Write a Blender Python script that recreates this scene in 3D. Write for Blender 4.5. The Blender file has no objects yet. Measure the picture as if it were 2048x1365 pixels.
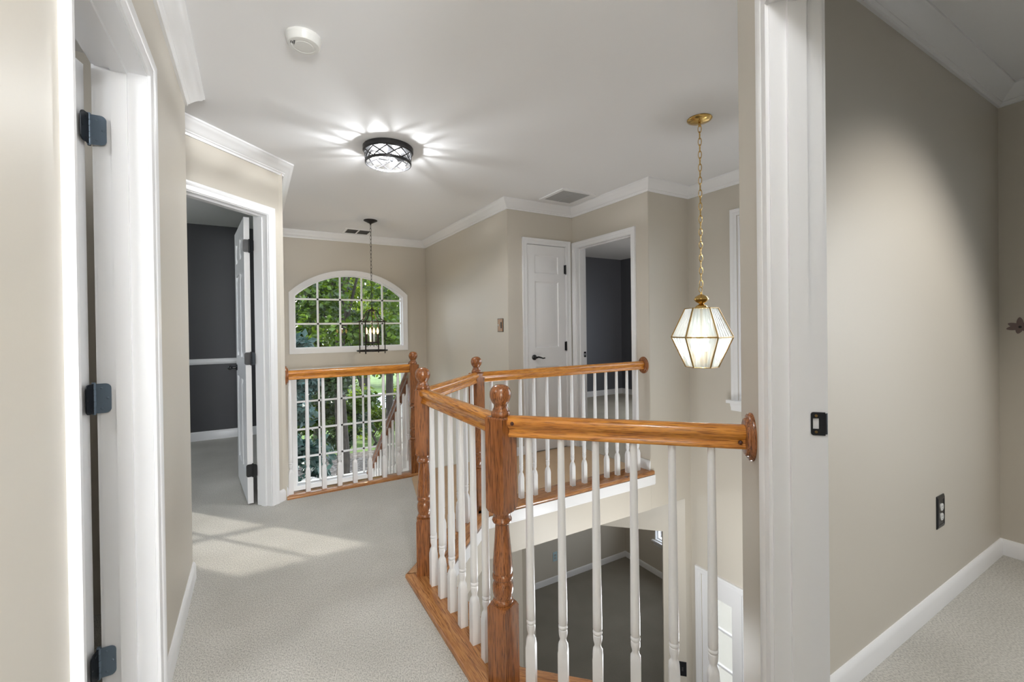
import bpy, bmesh, math, random
from mathutils import Vector, Matrix
random.seed(7)
C = bpy.context.scene.collection
PI = math.pi
R2 = math.sqrt(2)

# ------------------------------------------------------------------ materials
def new_mat(name):
    m = bpy.data.materials.new(name); m.use_nodes = True
    nt = m.node_tree; nt.nodes.clear()
    out = nt.nodes.new('ShaderNodeOutputMaterial')
    return m, nt, out

def N(nt, t, **kw):
    n = nt.nodes.new(t)
    for k, v in kw.items():
        if hasattr(n, k) and k not in n.inputs: setattr(n, k, v)
        else: n.inputs[k].default_value = v
    return n

def c4(c): return (c[0], c[1], c[2], 1.0)

def plain(name, col, rough=.5, metal=0., bump=0., bscale=200., spec=.5, var=0., vscale=3.):
    m, nt, out = new_mat(name)
    b = N(nt, 'ShaderNodeBsdfPrincipled', Roughness=rough, Metallic=metal)
    b.inputs['Base Color'].default_value = c4(col)
    b.inputs['Specular IOR Level'].default_value = spec
    tc = N(nt, 'ShaderNodeTexCoord')
    if var:
        nz = N(nt, 'ShaderNodeTexNoise', Scale=vscale, Detail=3.)
        nt.links.new(tc.outputs['Object'], nz.inputs['Vector'])
        mx = N(nt, 'ShaderNodeMix', data_type='RGBA')
        mx.inputs[6].default_value = c4([x*(1-var) for x in col]); mx.inputs[7].default_value = c4([min(1, x*(1+var)) for x in col])
        nt.links.new(nz.outputs['Fac'], mx.inputs[0]); nt.links.new(mx.outputs[2], b.inputs['Base Color'])
    if bump:
        nb = N(nt, 'ShaderNodeTexNoise', Scale=bscale, Detail=2.)
        nt.links.new(tc.outputs['Object'], nb.inputs['Vector'])
        bp = N(nt, 'ShaderNodeBump', Strength=bump, Distance=.002)
        nt.links.new(nb.outputs['Fac'], bp.inputs['Height']); nt.links.new(bp.outputs['Normal'], b.inputs['Normal'])
    nt.links.new(b.outputs[0], out.inputs[0])
    return m

def carpet(name, col, dark, scale=1.):
    m, nt, out = new_mat(name)
    b = N(nt, 'ShaderNodeBsdfPrincipled', Roughness=.95)
    b.inputs['Specular IOR Level'].default_value = .1
    b.inputs['Sheen Weight'].default_value = .15
    tc = N(nt, 'ShaderNodeTexCoord')
    fine = N(nt, 'ShaderNodeTexNoise', Scale=230.*scale, Detail=4., Roughness=.7)
    mp = N(nt, 'ShaderNodeMapping'); mp.inputs['Scale'].default_value = (1., .55, 1.); mp.inputs['Rotation'].default_value = (0, 0, .5)
    big = N(nt, 'ShaderNodeTexNoise', Scale=2.2, Detail=3.)
    nt.links.new(tc.outputs['Object'], mp.inputs['Vector']); nt.links.new(mp.outputs[0], fine.inputs['Vector'])
    nt.links.new(tc.outputs['Object'], big.inputs['Vector'])
    cr = N(nt, 'ShaderNodeValToRGB')
    cr.color_ramp.elements[0].position = .30; cr.color_ramp.elements[0].color = c4(dark)
    cr.color_ramp.elements[1].position = .58; cr.color_ramp.elements[1].color = c4(col)
    nt.links.new(fine.outputs['Fac'], cr.inputs[0])
    cb = N(nt, 'ShaderNodeValToRGB')
    cb.color_ramp.elements[0].position = .35; cb.color_ramp.elements[0].color = (.86, .86, .85, 1)
    cb.color_ramp.elements[1].position = .65; cb.color_ramp.elements[1].color = (1, 1, 1, 1)
    nt.links.new(big.outputs['Fac'], cb.inputs[0])
    mx = N(nt, 'ShaderNodeMix', data_type='RGBA', blend_type='MULTIPLY'); mx.inputs[0].default_value = 1
    nt.links.new(cr.outputs[0], mx.inputs[6]); nt.links.new(cb.outputs[0], mx.inputs[7])
    nt.links.new(mx.outputs[2], b.inputs['Base Color'])
    bp = N(nt, 'ShaderNodeBump', Strength=.7, Distance=.006)
    nt.links.new(fine.outputs['Fac'], bp.inputs['Height']); nt.links.new(bp.outputs['Normal'], b.inputs['Normal'])
    nt.links.new(b.outputs[0], out.inputs[0])
    return m

def wood(name, light, mid, dark, axis, rough=.22, knots=False):
    """oak, grain running along the object's own axis"""
    m, nt, out = new_mat(name)
    b = N(nt, 'ShaderNodeBsdfPrincipled', Roughness=rough)
    b.inputs['Coat Weight'].default_value = .35; b.inputs['Coat Roughness'].default_value = .12
    tc = N(nt, 'ShaderNodeTexCoord'); mp = N(nt, 'ShaderNodeMapping')
    s = [1., 1., 1.]; s[axis] = .045
    mp.inputs['Scale'].default_value = s
    nt.links.new(tc.outputs['Object'], mp.inputs['Vector'])
    g = N(nt, 'ShaderNodeTexNoise', Scale=330., Detail=2., Roughness=.6)
    nt.links.new(mp.outputs[0], g.inputs['Vector'])
    mp2 = N(nt, 'ShaderNodeMapping'); s2 = [1., 1., 1.]; s2[axis] = .09
    mp2.inputs['Scale'].default_value = s2
    nt.links.new(tc.outputs['Object'], mp2.inputs['Vector'])
    w = N(nt, 'ShaderNodeTexNoise', Scale=62., Detail=3., Distortion=1.2)
    nt.links.new(mp2.outputs[0], w.inputs['Vector'])
    cr = N(nt, 'ShaderNodeValToRGB')
    cr.color_ramp.elements[0].position = .32; cr.color_ramp.elements[0].color = c4(mid)
    cr.color_ramp.elements[1].position = .62; cr.color_ramp.elements[1].color = c4(light)
    nt.links.new(w.outputs['Fac'], cr.inputs[0])
    pr = N(nt, 'ShaderNodeValToRGB')
    pr.color_ramp.elements[0].position = .36; pr.color_ramp.elements[0].color = (0, 0, 0, 1)
    pr.color_ramp.elements[1].position = .50; pr.color_ramp.elements[1].color = (1, 1, 1, 1)
    nt.links.new(g.outputs['Fac'], pr.inputs[0])
    mx = N(nt, 'ShaderNodeMix', data_type='RGBA')
    mx.inputs[6].default_value = c4(dark)
    nt.links.new(pr.outputs[0], mx.inputs[0]); nt.links.new(cr.outputs[0], mx.inputs[7])
    last = mx.outputs[2]
    if knots:
        v = N(nt, 'ShaderNodeTexVoronoi', Scale=5.5)
        nt.links.new(tc.outputs['Object'], v.inputs['Vector'])
        kr = N(nt, 'ShaderNodeValToRGB')
        kr.color_ramp.elements[0].position = .05; kr.color_ramp.elements[0].color = (.28, .2, .15, 1)
        kr.color_ramp.elements[1].position = .12; kr.color_ramp.elements[1].color = (1, 1, 1, 1)
        nt.links.new(v.outputs['Distance'], kr.inputs[0])
        mk = N(nt, 'ShaderNodeMix', data_type='RGBA', blend_type='MULTIPLY'); mk.inputs[0].default_value = 1
        nt.links.new(last, mk.inputs[6]); nt.links.new(kr.outputs[0], mk.inputs[7]); last = mk.outputs[2]
    nt.links.new(last, b.inputs['Base Color'])
    bp = N(nt, 'ShaderNodeBump', Strength=.12, Distance=.001)
    nt.links.new(pr.outputs[0], bp.inputs['Height']); nt.links.new(bp.outputs['Normal'], b.inputs['Normal'])
    nt.links.new(b.outputs[0], out.inputs[0])
    return m

def glass(name, tint=(1, 1, 1), refl=.1, frost=0., frost_col=(.9, .95, .93), ior=1.45):
    m, nt, out = new_mat(name)
    tr = N(nt, 'ShaderNodeBsdfTransparent'); tr.inputs[0].default_value = c4(tint)
    gl = N(nt, 'ShaderNodeBsdfGlossy', Roughness=.02); gl.inputs[0].default_value = (1, 1, 1, 1)
    fr = N(nt, 'ShaderNodeFresnel', IOR=ior)
    ml = N(nt, 'ShaderNodeMath', operation='MULTIPLY'); ml.inputs[1].default_value = refl*10
    nt.links.new(fr.outputs[0], ml.inputs[0])
    mx = N(nt, 'ShaderNodeMixShader')
    nt.links.new(ml.outputs[0], mx.inputs[0]); nt.links.new(tr.outputs[0], mx.inputs[1]); nt.links.new(gl.outputs[0], mx.inputs[2])
    last = mx
    if frost:
        tl = N(nt, 'ShaderNodeBsdfTranslucent'); tl.inputs[0].default_value = c4(frost_col)
        df = N(nt, 'ShaderNodeBsdfDiffuse'); df.inputs[0].default_value = c4(frost_col)
        md = N(nt, 'ShaderNodeMixShader'); md.inputs[0].default_value = .3
        nt.links.new(tl.outputs[0], md.inputs[1]); nt.links.new(df.outputs[0], md.inputs[2])
        m2 = N(nt, 'ShaderNodeMixShader'); m2.inputs[0].default_value = frost
        nt.links.new(mx.outputs[0], m2.inputs[1]); nt.links.new(md.outputs[0], m2.inputs[2]); last = m2
    nt.links.new(last.outputs[0], out.inputs[0])
    return m

def emit(name, col, s):
    m, nt, out = new_mat(name)
    e = N(nt, 'ShaderNodeEmission', Strength=s); e.inputs[0].default_value = c4(col)
    nt.links.new(e.outputs[0], out.inputs[0])
    return m

def leafmat(name, a, b_, trans, scale=1.2):
    m, nt, out = new_mat(name)
    tc = N(nt, 'ShaderNodeTexCoord'); nz = N(nt, 'ShaderNodeTexNoise', Scale=scale, Detail=5., Roughness=.75)
    nt.links.new(tc.outputs['Object'], nz.inputs['Vector'])
    cr = N(nt, 'ShaderNodeValToRGB')
    cr.color_ramp.elements[0].position = .38; cr.color_ramp.elements[0].color = c4(a)
    cr.color_ramp.elements[1].position = .64; cr.color_ramp.elements[1].color = c4(b_)
    nt.links.new(nz.outputs['Fac'], cr.inputs[0])
    d = N(nt, 'ShaderNodeBsdfPrincipled', Roughness=.45)
    nt.links.new(cr.outputs[0], d.inputs['Base Color'])
    t = N(nt, 'ShaderNodeBsdfTranslucent')
    hs = N(nt, 'ShaderNodeHueSaturation', Hue=.485, Saturation=1.15, Value=1.7)
    nt.links.new(cr.outputs[0], hs.inputs['Color']); nt.links.new(hs.outputs[0], t.inputs[0])
    mx = N(nt, 'ShaderNodeMixShader'); mx.inputs[0].default_value = trans
    nt.links.new(d.outputs[0], mx.inputs[1]); nt.links.new(t.outputs[0], mx.inputs[2])
    nt.links.new(mx.outputs[0], out.inputs[0])
    return m

def ground(name, cols, scale, rough=.9):
    m, nt, out = new_mat(name)
    tc = N(nt, 'ShaderNodeTexCoord'); nz = N(nt, 'ShaderNodeTexNoise', Scale=scale, Detail=5., Roughness=.8)
    nt.links.new(tc.outputs['Object'], nz.inputs['Vector'])
    cr = N(nt, 'ShaderNodeValToRGB')
    cr.color_ramp.elements[0].position = .36; cr.color_ramp.elements[0].color = c4(cols[0])
    cr.color_ramp.elements[1].position = .66; cr.color_ramp.elements[1].color = c4(cols[-1])
    if len(cols) > 2:
        e = cr.color_ramp.elements.new(.5); e.color = c4(cols[1])
    nt.links.new(nz.outputs['Fac'], cr.inputs[0])
    b = N(nt, 'ShaderNodeBsdfPrincipled', Roughness=rough)
    nt.links.new(cr.outputs[0], b.inputs['Base Color']); nt.links.new(b.outputs[0], out.inputs[0])
    return m

M = {}
M['beige'] = plain('beige wall paint', (.60, .557, .485), .42, bump=.06, bscale=120, spec=.35)
M['white'] = plain('white trim paint', (.85, .85, .86), .28, bump=.03, bscale=60)
M['ceil'] = plain('white ceiling paint', (.84, .84, .85), .8, bump=.05, bscale=150)
M['charcoal'] = plain('charcoal wall paint', (.062, .063, .070), .5)
M['slate'] = plain('slate blue wall paint', (.14, .145, .165), .35)
M['carpet'] = carpet('greige carpet', (.68, .655, .60), (.27, .26, .235))
M['carpet_warm_lit'] = carpet('carpet in painted warm light', (.62, .43, .26), (.42, .28, .16))  # tan tone is warm light painted into the bridge carpet
M['carpet_olive'] = carpet('olive beige carpet', (.58, .52, .42), (.34, .30, .24))
M['carpet_dim_lit'] = carpet('carpet in painted dim light', (.29, .265, .22), (.17, .155, .13))  # the greige carpet again, darkened in colour for the dim room
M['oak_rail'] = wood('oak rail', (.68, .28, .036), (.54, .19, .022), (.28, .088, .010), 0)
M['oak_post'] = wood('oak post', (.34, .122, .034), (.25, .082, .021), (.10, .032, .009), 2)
M['oak_plate'] = wood('oak plate', (.48, .215, .068), (.34, .135, .040), (.20, .075, .022), 0, knots=True)
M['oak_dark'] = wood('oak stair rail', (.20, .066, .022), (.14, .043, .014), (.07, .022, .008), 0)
M['bronze'] = plain('dark bronze', (.018, .020, .024), .38, metal=.6)
M['bronze_blue_refl'] = plain('bronze with painted blue reflection', (.15, .20, .26), .35, metal=.45)  # the blue is a reflection put into the metal's colour
M['iron'] = plain('dark iron', (.022, .018, .015), .45, metal=.5)
M['pan'] = plain('bronze pan', (.045, .045, .047), .35, metal=.7)
M['brass'] = plain('polished brass', (.60, .40, .14), .16, metal=1.)
M['brass_old'] = plain('antique brass', (.36, .24, .10), .3, metal=1.)
M['black'] = plain('black plastic', (.012, .013, .016), .25)
M['plug'] = plain('dark plug', (.07, .022, .014), .3)
M['plate_wood'] = plain('wood grain plate', (.33, .17, .075), .4, var=.4, vscale=60)
M['ivory'] = plain('white plastic', (.75, .75, .73), .35)
M['slot'] = plain('dark slot', (.03, .03, .03), .6)
M['ventgrey'] = plain('grey vent paint', (.42, .42, .42), .5)
M['bluish'] = plain('pale blue plastic', (.45, .62, .68), .4)
M['glass'] = glass('window glass', refl=.055)
M['clear'] = glass('clear drum glass', refl=.012)
M['fluted'] = glass('bevelled lamp glass', tint=(.96, 1., .985), refl=.12, frost=.31)
M['petal'] = plain('mauve petal', (.20, .145, .14), .6)
M['bark'] = ground('bark', [(.016, .013, .010), (.05, .04, .03)], 9)
M['leafA'] = leafmat('green leaves', (.010, .028, .006), (.085, .15, .018), .42, 2.6)
M['leafB'] = leafmat('bright leaves', (.020, .050, .006), (.19, .26, .026), .48, 2.6)
M['leafC'] = leafmat('dark leaves', (.007, .018, .008), (.035, .070, .022), .3, 2.)
M['leafD'] = leafmat('blue green leaves', (.010, .028, .024), (.055, .105, .10), .25, 2.5)
M['mulch'] = ground('mulch', [(.03, .022, .018), (.09, .075, .065), (.30, .28, .28)], 9)
M['lawn'] = ground('lawn', [(.05, .10, .02), (.15, .24, .05)], 1.2)
M['road'] = ground('road', [(.42, .43, .50), (.60, .61, .68)], .8)
M['porch'] = plain('pale porch concrete', (.85, .85, .83), .7)

# ------------------------------------------------------------------ mesh helpers
class MB:
    def __init__(s): s.v = []; s.f = []; s.m = []
    def add(s, vs, fs, mi=0):
        o = len(s.v); s.v += [tuple(v) for v in vs]
        s.f += [tuple(i+o for i in f) for f in fs]; s.m += [mi]*len(fs); return s
    def box(s, a, b, mi=0, fr=None):
        x0, y0, z0 = a; x1, y1, z1 = b
        vs = [(x0,y0,z0),(x1,y0,z0),(x1,y1,z0),(x0,y1,z0),(x0,y0,z1),(x1,y0,z1),(x1,y1,z1),(x0,y1,z1)]
        if fr: vs = [fr(*v) for v in vs]
        return s.add(vs, [(0,3,2,1),(4,5,6,7),(0,1,5,4),(1,2,6,5),(2,3,7,6),(3,0,4,7)], mi)
    def rings(s, rings, close=True, caps=True, mi=0):
        """loft a list of rings (equal counts)"""
        n = len(rings[0]); vs = [p for r in rings for p in r]; fs = []
        for i in range(len(rings)-1):
            for j in range(n if close else n-1):
                k = (j+1) % n
                fs.append((i*n+j, i*n+k, (i+1)*n+k, (i+1)*n+j))
        if caps:
            fs.append(tuple(range(n-1, -1, -1))); fs.append(tuple((len(rings)-1)*n+j for j in range(n)))
        return s.add(vs, fs, mi)
    def lathe(s, prof, n=24, o=(0,0,0), mi=0, caps=True, axis=2):
        rs = []
        for r, z in prof:
            ring = []
            for j in range(n):
                a = 2*PI*j/n; p = [r*math.cos(a), r*math.sin(a), z]
                if axis == 0: p = [p[2], p[0], p[1]]
                if axis == 1: p = [p[1], p[2], p[0]]
                ring.append((p[0]+o[0], p[1]+o[1], p[2]+o[2]))
            rs.append(ring)
        return s.rings(rs, mi=mi, caps=caps)
    def tube(s, pts, r, n=8, mi=0, closed=False):
        pts = [Vector(p) for p in pts]; rs = []; up = None; m = len(pts)
        for i, p in enumerate(pts):
            if closed: t = pts[(i+1) % m]-pts[i-1]
            else: t = (pts[min(i+1, m-1)]-pts[max(i-1, 0)])
            t.normalize()
            if up is None:
                up = Vector((0,0,1)) if abs(t.z) < .9 else Vector((1,0,0))
            a = up-t*up.dot(t); a.normalize(); up = a; b = t.cross(a)
            rr = r[i] if isinstance(r, (list, tuple)) else r
            rs.append([p+a*(rr*math.cos(2*PI*j/n))+b*(rr*math.sin(2*PI*j/n)) for j in range(n)])
        if closed: rs.append(rs[0])
        return s.rings(rs, mi=mi, caps=not closed)
    def ball(s, o, r, n=16, k=9, mi=0, sz=1.):
        prof = [(max(1e-4, r*math.sin(PI*i/k)), -sz*r*math.cos(PI*i/k)) for i in range(k+1)]
        return s.lathe(prof, n, o, mi)
    def poly(s, outer, holes, d0, d1, fr, mf=0, mb=0, ms=0):
        """plate with holes; outline in the frame's (s, z), from depth d0 (front) to d1 (back)"""
        bm = bmesh.new(); es = []; loops = []
        for lp in [outer]+list(holes):
            vs = [bm.verts.new((p[0], 0, p[1])) for p in lp]
            for i in range(len(vs)): es.append(bm.edges.new((vs[i], vs[(i+1) % len(vs)])))
            loops.append(lp)
        bmesh.ops.triangle_fill(bm, use_beauty=True, use_dissolve=False, edges=es)
        bm.verts.ensure_lookup_table(); bm.verts.index_update()
        pts = [(v.co.x, v.co.z) for v in bm.verts]
        fs = [tuple(v.index for v in f.verts) for f in bm.faces]
        bm.free()
        def orient(f, sgn):
            a, b, c = [pts[i] for i in f[:3]]
            cr = (b[0]-a[0])*(c[1]-a[1])-(b[1]-a[1])*(c[0]-a[0])
            return f if cr*sgn > 0 else tuple(reversed(f))
        s.add([fr(p[0], d0, p[1]) for p in pts], [orient(f, 1) for f in fs], mf)
        s.add([fr(p[0], d1, p[1]) for p in pts], [orient(f, -1) for f in fs], mb)
        for lp in loops:
            n = len(lp)
            s.add([fr(p[0], d0, p[1]) for p in lp]+[fr(p[0], d1, p[1]) for p in lp],
                  [(i, (i+1) % n, (i+1) % n+n, i+n) for i in range(n)], ms)
        return s
    def build(s, name, mats, parent=None, loc=None, rot=None, smooth=35, origin=None):
        me = bpy.data.meshes.new(name)
        vs = s.v
        if origin is not None: vs = [(v[0]-origin[0], v[1]-origin[1], v[2]-origin[2]) for v in vs]
        me.from_pydata(vs, [], s.f)
        if not isinstance(mats, (list, tuple)): mats = [mats]
        for m in mats: me.materials.append(m)
        for p, mi in zip(me.polygons, s.m): p.material_index = mi
        bm = bmesh.new(); bm.from_mesh(me)
        bmesh.ops.remove_doubles(bm, verts=bm.verts, dist=1e-6)
        bmesh.ops.recalc_face_normals(bm, faces=bm.faces); bm.to_mesh(me); bm.free()
        if smooth:
            for p in me.polygons: p.use_smooth = True
            me.set_sharp_from_angle(angle=math.radians(smooth))
        o = bpy.data.objects.new(name, me); C.objects.link(o)
        if parent is not None: o.parent = parent
        if loc is not None: o.location = loc
        elif origin is not None and parent is None: o.location = origin
        if rot is not None: o.rotation_euler = rot
        return o

def tag(o, label=None, cat=None, group=None, kind=None):
    if label: o['label'] = label
    if cat: o['category'] = cat
    if group: o['group'] = group
    if kind: o['kind'] = kind
    return o

def empty(name, loc, rz=0, label=None, cat=None, group=None, kind=None):
    o = bpy.data.objects.new(name, None); C.objects.link(o)
    o.empty_display_size = .05
    o.location = loc; o.rotation_euler = (0, 0, rz)
    return tag(o, label, cat, group, kind)

def child(mb, name, mats, root, smooth=35):
    """mesh given in world coordinates, parented to an unrotated root"""
    l = root.location
    return mb.build(name, mats, root, origin=(l.x, l.y, l.z), smooth=smooth)

def dup(o, parent, loc, rot=None):
    c = o.copy(); C.objects.link(c); c.parent = parent; c.location = loc
    if rot is not None: c.rotation_euler = rot
    return c

class Frame:
    """wall frame: s along the wall, d out of it (towards the viewer's room), z up"""
    def __init__(s, o, t, n):
        s.o = Vector((o[0], o[1], 0)); s.t = Vector((t[0], t[1], 0)).normalized(); s.n = Vector((n[0], n[1], 0)).normalized()
    def __call__(s, a, d, z): return tuple(s.o+s.t*a+s.n*d+Vector((0, 0, z)))

def rect(s0, s1, z0, z1): return [(s0, z0), (s1, z0), (s1, z1), (s0, z1)]

def wall(name, fr, L, z0, z1, th, holes, mf, mb, label, s0=0., outer=None):
    b = MB(); b.poly(outer or rect(s0, L, z0, z1), holes, 0, -th, fr, 0, 1, 0)
    o = b.build(name, [M[mf], M[mb]], smooth=0)
    return tag(o, label, 'wall', kind='structure')

def sweep(mb, path, prof, side, closed=False):
    """profile (d, z) carried along a plan polyline with mitred corners; side=+1: d points right of travel"""
    n = len(path); rs = []
    def nrm(a, b):
        t = (Vector(b)-Vector(a)).normalized(); return Vector((t.y, -t.x))*side
    for i in range(n):
        if closed or 0 < i < n-1:
            n1 = nrm(path[i-1], path[i]); n2 = nrm(path[i], path[(i+1) % n])
            m = (n1+n2)/(1+n1.dot(n2))
        elif i == 0: m = nrm(path[0], path[1])
        else: m = nrm(path[-2], path[-1])
        rs.append([(path[i][0]+m.x*d, path[i][1]+m.y*d, z) for d, z in prof])
    if closed: rs.append(rs[0])
    mb.rings(rs, caps=not closed)
    return mb

ZC = 2.44
CROWN = [(0, ZC), (.078, ZC), (.078, ZC-.010), (.070, ZC-.016), (.066, ZC-.024), (.052, ZC-.034), (.036, ZC-.050), (.025, ZC-.064),
         (.021, ZC-.066), (.021, ZC-.071), (.013, ZC-.077), (.011, ZC-.088), (0, ZC-.088)]
def base_prof(z=0, h=.083): return [(0, z), (.013, z), (.013, z+h-.022), (.010, z+h-.012), (.006, z+h-.003), (.004, z+h), (0, z+h)]
CASE = [(.005, 0), (.005, .008), (.012, .0098), (.027, .011), (.032, .0105), (.036, .0135), (.048, .017), (.056, .0175), (.058, .015), (.058, 0)]

def casing(fr, s0, s1, h, zb=0., side=1, d0=0., four=False, prof=CASE):
    b = MB(); rs = []
    if four: cs = [(-1, -1), (-1, 1), (1, 1), (1, -1), (-1, -1)]
    else: cs = [(-1, 0), (-1, 1), (1, 1), (1, 0)]
    for sx, sz in cs:
        rs.append([fr((s0 if sx < 0 else s1)+sx*u, d0+side*d, (h+u if sz > 0 else (zb-u if sz < 0 else zb))) for u, d in prof])
    b.rings(rs, caps=not four)
    return b

def jamb(fr, s0, s1, h, th, stop=None, zb=0., t=.02):
    b = MB()
    b.box((s0-t, -th, zb), (s0, 0, h+t), fr=fr); b.box((s1, -th, zb), (s1+t, 0, h+t), fr=fr); b.box((s0, -th, h), (s1, 0, h+t), fr=fr)
    if stop:
        a, c = stop; k = .011
        b.box((s0, c, zb), (s0+k, a, h-k), fr=fr); b.box((s1-k, c, zb), (s1, a, h-k), fr=fr); b.box((s0, c, h-k), (s1, a, h), fr=fr)
    return b

def six_panel(w, h, t, cols=2, heights=None):
    """slab along local x (0..w), thickness local y (0..t), raised panels on both faces"""
    b = MB()
    st = .105 if cols == 2 else .085
    if cols == 2: xs = [(st, w/2-.045), (w/2+.045, w-st)]
    else: xs = [(st, w-st)]
    zs = heights or [(.20, .86), (1.02, 1.66), (1.76, 1.92)]
    def P(x, d, z, f): return (x, d if f == 0 else t-d, z)
    for f in (0, 1):
        gx = sorted({0, w}.union(*[set(a) for a in xs])); gz = sorted({0, h}.union(*[set(a) for a in zs]))
        for i in range(len(gx)-1):
            for j in range(len(gz)-1):
                if any(abs(gx[i]-a[0]) < 1e-6 for a in xs) and any(abs(gz[j]-a[0]) < 1e-6 for a in zs): continue
                b.add([P(gx[i], 0, gz[j], f), P(gx[i+1], 0, gz[j], f), P(gx[i+1], 0, gz[j+1], f), P(gx[i], 0, gz[j+1], f)], [(0, 1, 2, 3)])
        for a in xs:
            for c in zs:
                steps = [(0, 0), (.010, .008), (.024, .008), (.046, .002)]
                rs = [[P(a[0]+o, d, c[0]+o, f), P(a[1]-o, d, c[0]+o, f), P(a[1]-o, d, c[1]-o, f), P(a[0]+o, d, c[1]-o, f)] for o, d in steps]
                b.rings(rs, caps=False); b.add(rs[-1], [(0, 1, 2, 3)])
    b.add([(0,0,0),(w,0,0),(w,t,0),(0,t,0),(0,0,h),(w,0,h),(w,t,h),(0,t,h)], [(0,1,2,3),(4,5,6,7),(0,3,7,4),(1,2,6,5)])
    return b

def rounded(w, h, r, n=5, corners=(1, 1, 1, 1)):
    pts = []
    for (cx, cy, a0), c in zip(((w-r, h-r, 0), (r, h-r, 90), (r, r, 180), (w-r, r, 270)), corners):
        if not c:
            pts.append((cx+(r if a0 in (0, 270) else -r), cy+(r if a0 in (0, 90) else -r))); continue
        for i in range(n+1):
            a = math.radians(a0+90*i/n); pts.append((cx+r*math.cos(a), cy+r*math.sin(a)))
    return pts

def hinge(root, pin, dir1, dir2, z0, mats=('bronze_blue_refl', 'bronze'), H=.089, W=.036, n1=None, n2=None):
    """two rounded leaves and a knuckle; dir1/dir2 plan directions of the leaves from the pin"""
    h = None
    for k, (d, mt, nm) in enumerate(((dir1, mats[0], 'hinge'), (dir2, mats[1], 'hinge_leaf'))):
        d = Vector((d[0], d[1], 0)).normalized(); nn = Vector(((n1, n2)[k][0], (n1, n2)[k][1], 0)).normalized()
        b = MB()
        fr = lambda s, q, z, d=d, nn=nn: tuple(Vector((pin[0], pin[1], z0))+d*s+nn*q+Vector((0, 0, z)))
        b.poly([(x, z) for x, z in rounded(W, H, .014, corners=(1, 0, 0, 1))], [], .0025, 0, fr)
        for (x, z) in ((.010, .014), (.010, H-.014), (.024, H/2)):
            q = W-x if False else x+.008
            b.rings([[fr(q+.0035*math.cos(a*PI/4), .0025, z+.0035*math.sin(a*PI/4)) for a in range(8)], [fr(q+.002*math.cos(a*PI/4), .0038, z+.002*math.sin(a*PI/4)) for a in range(8)]])
        if k == 0:
            for i in range(5): b.lathe([(.0062, .001+i*H/5), (.0062, (i+1)*H/5-.001)], 12, (pin[0], pin[1], z0))
            b.lathe([(.0045, -.004), (.0045, H+.004)], 12, (pin[0], pin[1], z0))
            h = child(b, 'hinge', M[mt], root)
        else:
            o = b.build('hinge_leaf', M[mt], h, origin=tuple(root.location))
    return h

# ------------------------------------------------------------------ plan
# hall left wall x=-.28; left angled wall x-y=-3.435; stair wall x=2.08; closet wall y=3.635; right angled wall x-y=.492
ZL = -3.0; ZS = -.305
BX = (1/R2, -1/R2); DX = (1/R2, 1/R2)

# floors
def slab(name, outer, holes, z0, z1, mat, label, cat='floor'):
    b = MB(); b.poly(outer, holes, z0, z1, lambda s, d, z: (s, z, d))
    return tag(b.build(name, M[mat], smooth=0), label, cat, kind='structure')

# void edges follow the rail plates
VOID = [(.775, 1.39), (1.29, .90), (1.36, .86), (3.35, .86), (3.35, 2.615), (1.32, 2.615), (.775, 2.07)]
STAIR = [(.19, 3.70), (2.08, 3.70), (2.08, 5.95), (.19, 5.95)]
TAN = [(.80, 2.20), (1.27, 2.67), (2.85, 2.67), (2.85, 3.635), (2.08, 3.635), (2.08, 3.70), (1.20, 3.70), (1.10, 3.55)]
OUT = [(-4, -2.5), (3.5, -2.5), (3.5, 2.615), (5.92, 2.615), (5.92, 6.1), (-4, 6.1)]
VOIDB = [(.765, 1.38), (1.28, .89), (1.35, .85), (3.36, .85), (3.36, 2.625), (1.31, 2.625), (.765, 2.08)]
OUTN = OUT[:4]+[(5.92, 6.1), (2.09, 6.1), (2.09, 3.69), (.18, 3.69), (.18, 6.1), (-4, 6.1)]
slab('floor', OUTN, [VOIDB], 0, -.02, 'carpet', 'pale greige carpet of the upper hall and rooms')
slab('floor.001', TAN, [], .004, .0, 'carpet_warm_lit', 'carpet in painted warm light of the bridge landing by the closet')  # warm light over the bridge is carried by this carpet's colour
slab('floor.003', [(2.86, 2.74), (5.80, 2.74), (5.80, 5.98), (2.21, 5.98), (2.21, 3.76), (2.86, 3.76)], [], .004, .0, 'carpet_olive', 'olive beige carpet of the slate blue bedroom')
slab('floor.002', [(-4, -2.5), (5.92, -2.5), (5.92, 6.1), (-4, 6.1)], [], ZL, ZL-.1, 'carpet_dim_lit', 'dark carpet in painted dim light of the room downstairs')  # dimness of the lower room is in the carpet colour
slab('ceiling', OUT, [], ZC, ZC+.15, 'ceil', 'white ceiling of the upper floor', 'ceiling')
slab('ceiling.001', OUTN, [VOIDB], ZS, ZS+.12, 'ceil', 'underside ceiling of the lower floor', 'ceiling')

# walls
FL = Frame((-.28, -2.5), (0, 1), (1, 0))
D1 = (3.592, 4.282)                                   # opening of the near left door along FL (y 1.092..1.782)
wall('wall_left', FL, 5.20, -.015, ZC, .125, [rect(D1[0]-.02, D1[1]+.02, -.015, 2.056)], 'beige', 'beige', 'beige wall on the left with an open white door')
FD = Frame((.19, 3.625), (-1, -1), (1, -1))
D2 = (.143, .905)
wall('wall_left_angled', FD, 1.31, -.015, ZC, .116, [rect(D2[0]-.02, D2[1]+.02, -.015, 2.056)], 'beige', 'charcoal', 'angled beige wall around the charcoal bedroom doorway')
wall('wall_left_return', Frame((-.40, 2.70), (-1, 0), (0, 1)), 3.6, -.015, ZC, .12, [], 'charcoal', 'beige', 'short return wall behind the left wall')
wall('wall_stair_left', Frame((.19, 3.60), (0, 1), (1, 0)), 2.35, ZL, ZC, .12, [], 'beige', 'charcoal', 'beige wall left of the tall stair windows')
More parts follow.
